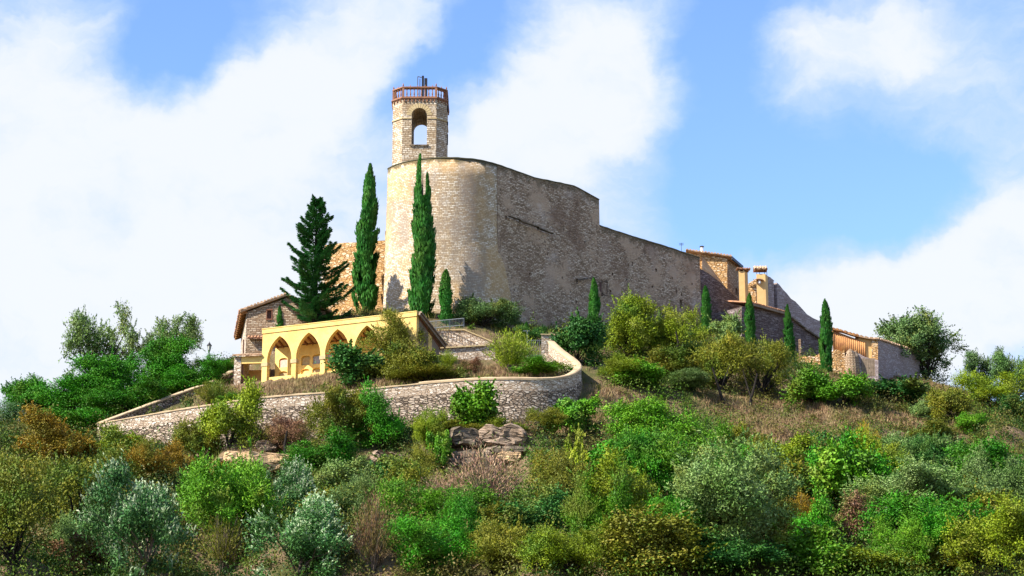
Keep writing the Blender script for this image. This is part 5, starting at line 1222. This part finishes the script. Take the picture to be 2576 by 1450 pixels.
# --- the big conifer
def conifer():
    r = np.random.RandomState(17); Yc = 208.3; b = at(792, 815, Yc); zt_c = at(797, 489, Yc)[2]; zb = H1(b[0], Yc); zg = at(790, 818, Yc)[2]; Hh = zt_c - zg
    root = thing('conifer_tree', (b[0], Yc, zb), 'ragged dark blue green conifer with spiky tiered branches left of the castle', 'tree')
    P = []; D = []; N = []; T = []; segs = []
    lx = at(797, 489, Yc)[0] - b[0]
    cx = lambda z: lx * ((z + zg - zb) / (zt_c - zb)) 
    segs.append(([(0, 0, -1), (cx(Hh * .5), 0, zg - zb + Hh * .5), (lx, 0, zg - zb + Hh * .97)], [.32, .2, .03]))
    nb = 124
    for i in range(nb):
        f = (i / nb) ** 1.05; z = Hh * (.03 + .93 * f); Lb = (3.3 * (1 - f) ** .60 * r.uniform(.42, 1.15)) + .35
        if r.rand() < .1: Lb *= 1.2
        a = i * 2.4 + r.uniform(-.5, .5); dr = np.array([math.cos(a), math.sin(a), 0]); side = np.array([-dr[1], dr[0], 0])
        o = np.array([cx(z), 0, zg - zb + z]); rise = r.uniform(.0, .42) + .25 * f; droop = r.uniform(.05, .25)
        pts = [o + dr * Lb * t_ + np.array([0, 0, Lb * (rise * t_ - droop * math.sin(t_ * 2.6) * .5 + .18 * t_ ** 3)]) for t_ in np.linspace(0, 1, 5)]
        segs.append(([tuple(p) for p in pts], [.07 * (1 - f) + .02, .05 * (1 - f) + .015, .03, .02, .01]))
        m_ = int(400 * (Lb / 3) ** 1.15) + 70
        t_ = r.uniform(.12, 1.0, m_) ** .75; q = np.array([[np.interp(tt, np.linspace(0, 1, 5), [p[k] for p in pts]) for k in range(3)] for tt in t_])
        wd_ = .62 * np.sin(np.clip(t_, 0, 1) * 2.75 + .25).clip(.10) * (Lb / 3) ** .5
        off = r.uniform(-1, 1, m_); q = q + side * (off * wd_)[:, None] + np.array([0, 0, 1]) * (r.uniform(-.16, .12, m_) - .12 * np.abs(off))[:, None]
        P.append(q); D.append(dr * .8 + side * off[:, None] * .9 + rdir(r, m_) * .35 + [0, 0, .15]); N.append(rdir(r, m_) * .7 + [0, 0, 1.0]); T.append(r.rand() * .4 + r.rand(m_) * .5)
    P = np.concatenate(P); D = np.concatenate(D); N = np.concatenate(N); T = np.concatenate(T); n = len(P)
    V, Fq = leaves(P, D, N, .36 * r.uniform(.6, 1.3, n), .11 * r.uniform(.6, 1.4, n))
    print('conifer', n)
    me = mk('foliage', V, Fq, T); attach(root, me, L_con, 1, 1, 1, 0)
    attach(root, tubes_mesh('trunk', segs, M_bark, 6), None, 1, 1, 1, 0)
conifer()

LIST = [
 # terrace
 ('leafy', L_dark, (830, 868, 985, 975), 'shrub', 'glossy dark green shrub in front of the fourth yellow arch', G1),
 ('fine', L_olv, (920, 795, 1060, 925), 'shrub', 'tall feathery olive brown shrub covering the rightmost yellow arches', G1),
 ('bush', L_olv, (985, 850, 1105, 968), 'shrub', 'dull brownish bush at the foot of the sloping gable board', G1),
 ('broom', L_yel, (1097, 884, 1156, 942), 'shrub', 'small yellow shrub just right of the gable board foot', G1),
 ('broom', L_yel, (1212, 836, 1362, 945), 'shrub', 'round yellow green broom shrub between the terrace wall and the metal gate', G1),
 ('bush', L_mid, (1290, 905, 1420, 950), 'shrub', 'low green shrub inside the curve of the retaining wall', G1),
 ('fine', L_brn, (1160, 905, 1235, 945), 'shrub', 'low brown dry shrub left of the round broom', G1),
 ('fine', L_olv, (1005, 920, 1160, 965), 'shrub', 'low straggly olive shrub behind the middle of the retaining wall coping', G1),
]
for k, mt, bx, nm, lb, gp in LIST: plant(k, mt, bx, nm, 'shrub', lb, gp)
plant('leafy', L_gry, (1150, 738, 1292, 852), 'shrub', 'shrub', 'wide dark leafy shrub at the foot of the bastion behind the railing', G1, Y=206.5)
plant('fine', L_dark, (1300, 818, 1372, 865), 'shrub', 'shrub', 'dark low shrub behind the metal gate', G1, Y=204)
plant('leafy', L_dark, (1402, 808, 1506, 930), 'shrub', 'shrub', 'dark blue green leafy bush right of the stone pier', G1, Y=197.5)
plant('bush', L_mid, (560, 985, 640, 1045), 'shrub', 'shrub', 'light bush growing just inside the retaining wall left of the arcade bank', G1, Y=187.5)
plant('broom', L_olv, (480, 960, 600, 1040), 'shrub', 'shrub', 'dry olive grass clump beside the boundary wall near the porch', G1, Y=189)

# left slope
LEFT = [
 ('airy', L_grey, (165, 738, 348, 960), (255, 1000), 'olive_tree', 'tall airy pale green tree against the sky at far left', 216),
 ('airy', L_grey, (345, 757, 505, 940), (425, 980), 'olive_tree', 'second airy tree with a dark forked trunk nearer the street lamp', 215),
 ('bush', L_grn, (318, 846, 488, 1030), (415, 1030), 'green_tree', 'rounded bright green tree beneath the second airy tree', 208),
 ('bush', L_grn, (430, 908, 570, 1010), (510, 1010), 'green_tree', 'green tree just left of the house and below the street lamp', 206),
 ('bush', L_grn, (195, 888, 375, 1090), (280, 1090), 'green_tree', 'dark green tree above the tip of the retaining wall', 204),
 ('bush', L_grn, (240, 960, 420, 1070), (330, 1080), 'green_tree', 'deep green bushy tree pressed against the boundary wall', 199),
 ('bush', L_grn, (75, 940, 270, 1110), (170, 1100), 'green_tree', 'green tree mass in the middle of the left slope', 202),
 ('bush', L_grn, (10, 950, 160, 1130), (80, 1120), 'green_tree', 'pointed green tree near the left edge', 204),
 ('bush', L_grn, (120, 1020, 290, 1130), (200, 1140), 'green_tree', 'low green bush left of the retaining wall tip', 194),
 ('tree', L_sil, (-50, 1010, 60, 1190), (5, 1200), 'olive_tree', 'pale grey green tree cut by the left edge of the picture', 198),
 ('bush', L_grn, (380, 950, 520, 1035), (450, 1040), 'green_tree', 'dense green bush behind the middle of the boundary wall', 204),
 ('bush', L_grn, (505, 900, 600, 965), (550, 965), 'green_tree', 'small green bush at the left of the porch', 210),
]
for k, mt, bx, bs, nm, lb, yy in LEFT: plant(k, mt, bx, nm, 'tree', lb, G3, Y=yy, dy=0)

RIGHTT = [
 ('dense', L_yel, (1496, 733, 1655, 960), 'yellow_green_tree', 'large yellow green tree in front of the dark windows of the long wall', 204),
 ('tree', L_yel, (1638, 763, 1765, 945), 'yellow_green_tree', 'yellow green round tree with forked trunk left of the corner cypress', 206),
 ('bush', L_dark, (1590, 830, 1690, 920), 'shrub', 'dark shadowy bush between the two yellow green trees', 209),
 ('leafy', L_grey, (1785, 795, 1860, 870), 'shrub', 'mottled shrub between the corner cypress and the next one', 216),
 ('tree', L_olv, (1750, 838, 1885, 1018), 'olive_tree', 'olive brown tree with a leaning dark trunk above the dry grass', 199),
 ('tree', L_olv, (1860, 850, 1990, 1026), 'olive_tree', 'olive brown tree with a dark trunk right of the leaning one', 199),
 ('bush', L_dark, (1700, 850, 1780, 950), 'shrub', 'dark bush below the round yellow green tree', 206),
 ('bush', L_olv, (1640, 880, 1760, 985), 'shrub', 'brownish olive bush left of the leaning dark trunk', 199),
 ('fine', L_yel, (1485, 890, 1610, 990), 'shrub', 'yellow green bush just right of the curved wall end', 193),
 ('leafy', L_mid, (1560, 915, 1660, 1015), 'shrub', 'fresh green bush above the bright leafy vine mass', 193),
 ('fine', L_grey, (1630, 930, 1760, 1040), 'shrub', 'pale green feathery bush left of the dry grass slope', 194),
 ('dense', L_gry, (2222, 786, 2414, 962), 'round_tree', 'big round dark leafed tree behind the shed gable', 237),
 ('airy', L_gry, (2412, 862, 2530, 1040), 'airy_tree', 'thin leaved tree on the ridge against the sky right of the round tree', 229),
 ('airy', L_gry, (2490, 855, 2620, 1060), 'airy_tree', 'airy tree cut by the right edge of the picture', 227),
 ('fine', L_yel, (2430, 920, 2590, 1090), 'yellow_green_tree', 'light green tree with a dark trunk at the right edge', 210),
 ('bush', L_dark, (2500, 1000, 2620, 1110), 'shrub', 'dark bush under the light green tree at the right edge', 205),
]
for k, mt, bx, nm, lb, yy in RIGHTT: plant(k, mt, bx, nm, 'tree' if 'tree' in nm else 'shrub', lb, G4, Y=yy, dy=0)

HILL = [
 ('leafy', L_mid, (1982, 930, 2080, 1030), 'fresh green bush below the cypress beside the sloping wall'),
 ('leafy', L_mid, (2072, 950, 2175, 1035), 'rounded green bush below the rubble buttress'),
 ('leafy', L_dark, (2180, 948, 2320, 1020), 'dark green bush below the shed gable'),
 ('bush', L_grey, (2285, 1000, 2370, 1062), 'pale speckled bush below the grassy ridge'),
 ('broom', L_olv, (2150, 955, 2215, 1005), 'dry golden green tussock below the shed door'),
 ('bush', L_olv, (2350, 960, 2450, 1070), 'olive bush on the falling end of the ridge'),
 ('bush', L_mid, (2395, 1030, 2480, 1100), 'small green bush left of the light tree trunk'),
 ('broom', L_org, (2135, 1062, 2225, 1200), 'tall golden stalks standing in the middle of the right slope'),
 ('bush', L_yel, (1900, 1090, 2050, 1200), 'yellow green bush under the brown dry slope'),
 ('leafy', L_dark, (2040, 1085, 2120, 1160), 'dark green bush left of the golden stalks'),
 ('bush', L_grey, (2215, 1075, 2400, 1240), 'large mottled bush right of the golden stalks'),
 ('leafy', L_dark, (2300, 1130, 2420, 1260), 'shaded dark bush beside the large mottled bush'),
 ('bush', L_grn, (2395, 1085, 2600, 1270), 'deep green bush mass at the right edge below the dry bank'),
 ('bush', L_olv, (1900, 1180, 2060, 1300), 'brown olive bush right of the big mid green tree'),
 ('bush', L_dark, (1970, 1200, 2090, 1290), 'dark hollow bush in the middle of the right slope'),  # dark leaf colour stands for the shade of this hollow
 ('leafy', L_mid, (2060, 1180, 2200, 1310), 'bright green bush below the golden stalks'),
 ('bush', L_grey, (2200, 1205, 2400, 1330), 'pale green rounded bush above the bright green thicket'),
 ('leafy', L_grn, (2225, 1280, 2440, 1425), 'bright green thicket in the lower right'),
 ('bush', L_olv, (2400, 1240, 2560, 1350), 'brown tipped bush above the bottom right corner'),
 ('bush', L_yel, (2440, 1310, 2620, 1465), 'yellow green bush filling the bottom right corner'),
 ('bush', L_brn, (2075, 1290, 2190, 1410), 'brown speckled bush left of the pale boulder'),
 ('broom', L_org, (1945, 1270, 2085, 1345), 'orange tinted grass clump left of the brown speckled bush'),
 ('leafy', L_mid, (1955, 1360, 2100, 1460), 'green bush at the bottom right of the frame beneath the orange clump'),
 ('bush', L_yel, (2095, 1395, 2260, 1465), 'yellow bush at the bottom edge below the pale boulder'),
 ('bush', L_olv, (2250, 1395, 2450, 1470), 'olive bush at the bottom edge under the bright green thicket'),
 ('vine', L_mid, (1395, 985, 1500, 1110), 'bright leafy bush at the foot of the curved wall end'),
 ('vine', L_mid, (1530, 985, 1745, 1160), 'large bright green vine mass left of the dry grass slope'),
 ('vine', L_grn, (1480, 1085, 1650, 1240), 'deep green vines below the large bright vine mass'),
 ('vine', L_yel, (1420, 1060, 1490, 1260), 'tall light green column of vines right of the reddish twigs'),
 ('fine', L_mid, (1600, 1060, 1870, 1300), 'large soft mid green tree below the dry slope'),
 ('bush', L_mid, (1740, 1060, 1840, 1180), 'green shrub at the lower edge of the brown dry slope'),
 ('fine', L_yel, (1500, 1200, 1700, 1360), 'soft yellow green bush below the deep green vines'),
 ('fine', L_grey, (1690, 1190, 1960, 1400), 'large grey green feathery tree at lower right of centre'),
 ('fine', L_grn, (1620, 1280, 1760, 1400), 'green feathery bush between the soft yellow and grey green ones'),
 ('bush', L_dark, (1700, 1350, 1960, 1470), 'very dark bush at the bottom edge under the grey green tree'),  # dark leaves here stand for a shaded hollow at the bottom edge
 ('bush', L_olv, (1500, 1340, 1720, 1470), 'olive bush at the bottom edge right of centre'),
 ('fine', L_yel, (1370, 1350, 1520, 1465), 'yellow brown bush at the bottom centre right'),
 ('bush', L_yel, (1290, 1365, 1400, 1465), 'small bright yellow green bush at the bottom centre'),
 ('fine', L_olv, (1150, 1340, 1310, 1465), 'olive feathery bush at the bottom centre left'),
 ('bush', L_dark, (1240, 1265, 1400, 1370), 'low dark bush in the hollow above the bottom centre'),
 ('fine', L_grn, (1390, 1270, 1530, 1350), 'green feathery shrub left of the soft yellow green bush'),
 ('fine', L_mid, (1010, 1245, 1200, 1360), 'wide low green shrub spreading left of centre'),
 ('fine', L_grn, (985, 1335, 1170, 1465), 'bright green shrub at the bottom right of the silver olives'),
 ('twiggy', L_brn, (870, 1300, 1005, 1465), 'brown leafless twiggy shrub right of the lower silver olive'),
 ('twiggy', L_pnk, (1110, 1165, 1320, 1300), 'reddish leafless twigs below the square beige rock block'),
 ('twiggy', L_pnk, (1040, 1215, 1170, 1290), 'pinkish dry weeds left of the reddish twigs'),
 ('twiggy', L_brn, (1375, 1250, 1475, 1320), 'rusty brown heap of dry twigs right of centre'),
 ('fine', L_olv, (1300, 1125, 1440, 1265), 'olive yellow shrub right of the rock slab'),
 ('bush', L_yel, (1236, 1052, 1318, 1105), 'yellow green bush growing on top of the rock slab'),
 ('leafy', L_mid, (1148, 962, 1280, 1092), 'bright green tree with a dark forked trunk above the rock slab'),
 ('fine', L_yel, (1028, 1030, 1130, 1140), 'yellow green shrub in front of the wall left of the forked trunk'),
 ('vine', L_mid, (1078, 1070, 1135, 1200), 'hanging green ivy left of the dark rocks'),
 ('bush', L_olv, (1120, 1060, 1215, 1105), 'dull brush at the wall foot left of the forked trunk'),
 ('bush', L_olv, (790, 965, 930, 1140), 'large olive bush in front of the retaining wall'),
 ('bush', L_grn, (890, 975, 1020, 1145), 'dark green half of the large bush in front of the retaining wall'),
 ('leafy', L_grn, (735, 1090, 905, 1215), 'deep green bush above the pale layered ledge'),
 ('leafy', L_dark, (900, 1180, 1015, 1270), 'dark green shrub below the brown layered ledge'),
 ('bush', L_grey, (795, 1175, 910, 1270), 'pale speckled shrub below the small pale ledge'),
 ('fine', L_olv, (1000, 1110, 1090, 1260), 'straggly olive shrub left of the hanging ivy'),
 ('bush', L_yel, (520, 955, 640, 1140), 'tall yellow green bush growing over the retaining wall'),
 ('fine', L_olv, (435, 1040, 560, 1180), 'golden olive bush left of the tall yellow green bush'),
 ('fine', L_brn, (635, 1035, 765, 1150), 'brownish bush in front of the wall above the ochre rock'),
 ('bush', L_yel, (225, 1072, 350, 1190), 'yellow green bush below the retaining wall tip'),
 ('bush', L_org, (50, 1035, 240, 1180), 'orange tinged bush at left above the big olive brown tree'),
 ('fine', L_org, (330, 1110, 460, 1215), 'orange dry bush at the foot of the retaining wall'),
 ('fine', L_org, (450, 1170, 600, 1260), 'orange grass bush above the gap between the silver olives'),
 ('fine', L_olv, (-40, 1120, 150, 1330), 'olive brown bush on the left edge'),
 ('tree', L_olv, (80, 1130, 330, 1420), 'large olive brown tree filling the lower left'),
 ('tree', L_olv, (-60, 1230, 130, 1470), 'olive brown tree in the bottom left corner'),
 ('bush', L_brn, (120, 1370, 280, 1465), 'reddish brown undergrowth bush at the bottom left'),
 ('olive', L_sil, (245, 1178, 500, 1460), 'large silver green olive bush with pale shoot tips'),
 ('olive', L_sil, (615, 1255, 885, 1465), 'lower silver green olive bush at the bottom edge'),
 ('olive', L_sil, (640, 1178, 800, 1340), 'paler silver bush behind the lower silver olive'),
 ('fine', L_mid, (470, 1200, 680, 1420), 'mid green willowy shrub between the two silver olives'),
 ('twiggy', L_olv, (490, 1330, 630, 1465), 'thin stalks in the dark gap between the silver olives'),
 ('fine', L_grey, (150, 1330, 270, 1465), 'grey green shrub left of the large silver olive'),
 ('bush', L_olv, (790, 1240, 960, 1330), 'olive shrub right of the paler silver bush'),
 ('fine', L_olv, (1300, 1020, 1400, 1090), 'dry shrub at the foot of the wall left of the bright leafy bush'),
 ('bush', L_olv, (1200, 1290, 1290, 1340), 'small brown green shrub in the centre hollow'),
 ('bush', L_grn, (2130, 1190, 2240, 1290), 'small dense green shrub left of the pale rounded bush'),
 ('bush', L_olv, (2290, 1060, 2400, 1120), 'small olive bush below the dry bank'),
 ('fine', L_olv, (1860, 1280, 1980, 1380), 'olive feathery shrub right of the grey green tree'),
]
HILL += [
 ('fine', L_olv, (1330, 1180, 1470, 1340), 'olive shrub with pale twigs between the vine column and the reddish twigs'),
 ('fine', L_mid, (1470, 1240, 1610, 1420), 'willow like light green shrub under the deep green vines'),
 ('bush', L_olv, (1850, 1060, 1950, 1200), 'olive green shrub at the lower corner of the brown dry slope'),
 ('bush', L_grn, (2050, 1130, 2160, 1260), 'mid green shrub directly below the dark bush left of the golden stalks'),
 ('fine', L_yel, (2180, 1130, 2300, 1260), 'yellowish shrub leaning on the large mottled bush'),
 ('dense', L_grey, (2430, 1180, 2570, 1340), 'grey green shrub right of the pale rounded bush near the edge'),
 ('fine', L_grn, (2330, 1330, 2470, 1465), 'dark feathery shrub below the right end of the bright green thicket'),
 ('fine', L_grn, (1780, 1150, 1910, 1310), 'tall green shrub right of the large soft mid green tree'),
 ('bush', L_olv, (990, 1190, 1110, 1310), 'dull olive shrub left of the pinkish dry weeds'),
 ('fine', L_grey, (850, 1230, 980, 1360), 'grey green straggly shrub above the brown leafless one'),
 ('bush', L_grn, (690, 1130, 790, 1230), 'small green shrub beside the ochre rock face'),
 ('bush', L_mid, (555, 1195, 660, 1320), 'fresh green shrub right of the large silver olive crown'),
 ('dense', L_olv, (190, 1110, 330, 1250), 'olive shrub between the wall tip bush and the large silver olive'),
 ('fine', L_grn, (1075, 1300, 1200, 1440), 'narrow green shrub left of the olive feathery one at the bottom'),
 ('fine', L_yel, (1440, 1290, 1560, 1430), 'pale yellow green shrub above the bottom centre right'),
 ('dense', L_grn, (1560, 1130, 1690, 1300), 'deep green shrub in the shade of the large bright vine mass'),
 ('bush', L_grn, (2000, 1290, 2090, 1400), 'green shrub between the orange clump and the brown speckled bush'),
 ('fine', L_mid, (2180, 1340, 2300, 1465), 'light green shrub below the pale boulder'),
]
for k, mt, bx, lb in HILL: plant(k, mt, bx, 'shrub' if 'tree' not in lb else 'small_tree', 'tree' if ' tree ' in lb + ' ' and 'tree' in lb.split(' with')[0] and ('tree fill' in lb or 'tree in the' in lb or 'tree below' in lb or 'tree at' in lb or 'green tree' in lb) else 'shrub', lb, G2)

# bare dark trunks seen against the slope
def bare(name, base, pts, rad, label, yy=None, br=()):
    g = ground_at(*base) if yy is None else at(base[0], base[1], yy); Q = [at(a, b, g[1] + .1) for a, b in pts]; Q[0][2] -= .4
    mb = MB(); mb.tube(Q, [rad * (1 - .6 * i / (len(Q) - 1)) for i in range(len(Q))], 7)
    for bp in br: mb.tube([at(a, b, g[1] + .1 + .3 * j) for j, (a, b) in enumerate(bp)], [rad * .5, rad * .35, rad * .15][:len(bp)], 6)
    return mb.build(name, M_bark, None, origin=Q[0], label=label, cat='tree trunk', uv=False)
bare('tree_trunk', (1212, 1120), [(1212, 1122), (1207, 1100), (1211, 1082), (1206, 1050)], .22, 'dark forked trunk growing beside the overhanging rock slab', yy=177.2, br=[[(1211, 1084), (1222, 1066), (1236, 1048)], [(1208, 1095), (1196, 1078), (1188, 1055)]])
bare('tree_trunk', (1828, 1030), [(1829, 1032), (1815, 1000), (1803, 960), (1792, 925)], .17, 'slender dark trunk leaning left over the dry grass', br=[[(1810, 985), (1822, 955), (1835, 920)]])
bare('tree_trunk', (1886, 1030), [(1886, 1032), (1889, 1005), (1897, 975), (1905, 940)], .17, 'slender dark trunk standing right of the leaning one', br=[[(1889, 1000), (1878, 965), (1868, 930)]])
bare('tree_trunk', (716, 1175), [(718, 1178), (719, 1150), (716, 1120), (722, 1085)], .18, 'dark trunk above the smooth ochre rock face', yy=172)
bare('tree_trunk', (2425, 1090), [(2424, 1095), (2428, 1060), (2432, 1020)], .16, 'dark trunk of the light tree near the right edge', yy=209)
bare('tree_trunk', (1700, 920), [(1694, 925), (1702, 890), (1706, 860), (1700, 835)], .15, 'thin forked trunk under the round yellow green tree', yy=202, br=[[(1702, 890), (1716, 868), (1722, 845)]])
bare('tree_trunk', (340, 1440), [(250, 1420), (222, 1370), (200, 1330), (160, 1290)], .2, 'crooked dark branch inside the large olive brown tree', yy=137, br=[[(222, 1370), (240, 1330), (262, 1290)]])

# ------------------------------------------------------------------ ground cover nobody could count
zones_dry = [[(480, 1040), (520, 985), (640, 948), (830, 925), (1130, 915), (1240, 925), (1400, 925), (1400, 950), (1200, 950), (850, 985), (630, 1005)],
 [(1740, 990), (1960, 985), (2050, 1010), (2110, 1030), (2250, 1045), (2420, 1060), (2530, 1110), (2400, 1095), (2250, 1072), (2140, 1075), (2050, 1110), (1900, 1110), (1790, 1050)],
 [(1480, 985), (1580, 985), (1600, 1080), (1480, 1080)], [(1100, 1175), (1300, 1175), (1300, 1270), (1130, 1270)], [(2290, 945), (2440, 960), (2480, 1020), (2330, 1000)],
 [(1950, 1310), (2200, 1310), (2200, 1350), (1950, 1340)], [(620, 1060), (760, 1060), (760, 1150), (640, 1170)], [(1290, 1040), (1480, 1040), (1420, 1090), (1290, 1090)], [(2090, 930), (2330, 940), (2330, 985), (2090, 975)],
 [(430, 1140), (520, 1140), (520, 1200), (330, 1200)]]
r = np.random.RandomState(3)
N0 = 60000; X_ = r.uniform(-48, 62, N0); Y_ = r.uniform(114, 240, N0); Z_ = H(X_, Y_); PX, PY = project(np.stack([X_, Y_, Z_], 1))
inf = (PX > -350) & (PX < 2950) & (PY > 600) & (PY < 1750)
bld = inpoly(X_, Y_, [(A0[0] - 3.5, A0[1] + 0), (B0[0], B0[1] - .1), tuple(at(1245, 900, 200.5)[:2]), tuple(at(1245, 900, 204)[:2]), tuple(ap(AL, 0, 6)[:2]), (A0[0] - 3.5, A0[1] + 7)]) | (np.hypot(X_ - BC[0], Y_ - BC[1]) < 7) | inpoly(X_, Y_, [tuple(T0), tuple(T0 + wdir * s2), (e2[0] - 8, e2[1] + 8), (BC[0] - 6, BC[1] + 12)])
inf &= ~bld
dry = np.zeros(N0, bool)
for zp in zones_dry: dry |= inpoly(PX, PY, zp)
nzz = np.zeros(N0)
for k, a, p in WAVES[:9]: nzz += np.sin(.5 * k * (X_ * math.cos(a) + Y_ * math.sin(a)) + p * 2)
inreg = inpoly(X_, Y_, REG)
# leafy scrub clumps
M_scrub2 = leafmat('scrub_dark', (0.006, 0.018, 0.003), (0.018, 0.05, 0.006), (0.06, 0.12, 0.015), patch=.3)  # scrub green taken near black, standing for deep shade between bushes
M_scrub3 = leafmat('scrub_olive', (0.035, 0.04, 0.008), (0.10, 0.095, 0.02), (0.28, 0.21, 0.08), patch=.3)
ROCKS = [(1120, 1085, 1335, 1200), (860, 1135, 1020, 1215), (465, 1130, 760, 1215)]
onrock = np.zeros(N0, bool)
for (ra_, rb_, rc2, rd_) in ROCKS: onrock |= (PX > ra_) & (PX < rc2) & (PY > rb_) & (PY < rd_ + 10)
wallgap = np.zeros(N0, bool)
for p_ in resample(wallP, 1.5): wallgap |= (np.hypot(X_ - p_[0], Y_ - p_[1]) < 3.2)
def scrub(name, m_, per, r0, r1, mat, label, ll=.19):
    idx = np.nonzero(m_)[0]; ci = np.repeat(idx, per); n = len(ci); k = len(idx)
    big = r.uniform(r0, r1, k) * np.where(Y_[idx] < 172, 1.35, 1.0) * np.where(Y_[idx] > 205, .6, 1.0) * (.55 + .9 * r.rand(k) ** 2); tall = r.uniform(.8, 1.7, k)
    j = np.repeat(np.arange(k), per); rad = big[j]; d = rdir(r, n); d[:, 2] = np.abs(d[:, 2])
    sub_ = r.randint(0, 5, n); offs = rdir(r, k * 5).reshape(k, 5, 3) * [1, 1, .5]; hs_ = r.uniform(.5, 1.15, (k, 5))
    P = np.stack([X_[ci], Y_[ci], Z_[ci] - .15], 1) + offs[j, sub_] * (rad * .65)[:, None] * [1, 1, 0] + d * (rad * .62 * r.uniform(.6, 1.2, n))[:, None] * np.stack([np.ones(n), np.ones(n), hs_[j, sub_] * tall[j] * 1.7], 1)
    sh_ = r.rand(n) < .18; P[sh_, 2] += (rad[sh_] * r.uniform(.1, .5, sh_.sum()))
    V, Fq = leaves(P, rdir(r, n) + [0, 0, .4], d + rdir(r, n) * .7, ll * r.uniform(.6, 1.3, n), ll * .5 * r.uniform(.6, 1.3, n))
    me = mk(name, V, Fq, np.clip(np.repeat(r.rand(len(idx)), per) * .6 + r.rand(n) * .4, 0, 1)); me.materials.append(mat)
    o = bpy.data.objects.new(name, me); COL.objects.link(o); setprops(o, label, 'scrub', kind='stuff'); print(name, len(idx), n)
u_ = r.rand(N0); dens_ = np.where(inreg, .05, .17) * (Y_ < 236)
fam = (nzz + r.normal(0, 1.2, N0))
ok_ = inf & ~dry & ~onrock & ~wallgap & (u_ < dens_ * np.where(Y_ < 175, 1.3, 1.0))
scrub('green_scrub', ok_ & (fam > 1.6), 170, .8, 1.9, M_brush, 'low tangled bright green scrub covering the hillside between the bushes')
scrub('dark_scrub', ok_ & (fam <= 1.6) & (fam > -1.6), 150, .6, 1.4, M_scrub2, 'low green scrub darkened to stand for shade in the hollows between the bushes')
scrub('olive_scrub', (ok_ & (fam <= -1.6)) | (inf & dry & ~onrock & ~inreg & (u_ < .075)), 150, .6, 1.5, M_scrub3, 'olive brown low scrub between the bushes')
# dry grass blades
def grass(name, m_, per, hgt, wid, mat, label, lean=.45):
    idx = np.nonzero(m_)[0]; ci = np.repeat(idx, per); n = len(ci)
    bx = X_[ci] + r.normal(0, .22, n); by = Y_[ci] + r.normal(0, .22, n); bz = H(bx, by) - .05
    D = rdir(r, n) * lean + [0, 0, 1]; D = nrm3(D); Lh = hgt * r.uniform(.5, 1.3, n) * np.repeat(r.uniform(.7, 1.2, len(idx)), per)
    P = np.stack([bx, by, bz], 1) + D * (Lh / 2)[:, None]
    V, Fq = leaves(P, D, rdir(r, n), Lh, wid * r.uniform(.6, 1.4, n)); me = mk(name, V, Fq, np.clip(np.repeat(r.rand(len(idx)), per) * .6 + r.rand(n) * .4, 0, 1)); me.materials.append(mat)
    o = bpy.data.objects.new(name, me); COL.objects.link(o); setprops(o, label, 'grass', kind='stuff'); print(name, n)
grass('dry_grass', inf & dry, 30, .50, .045, M_straw, 'dry straw coloured grass on the banks and open slopes')
grass('wild_grass', inf & ~dry & (r.rand(N0) < .22), 8, .6, .045, M_scrub3, 'sparse olive green grass among the scrub', .5)
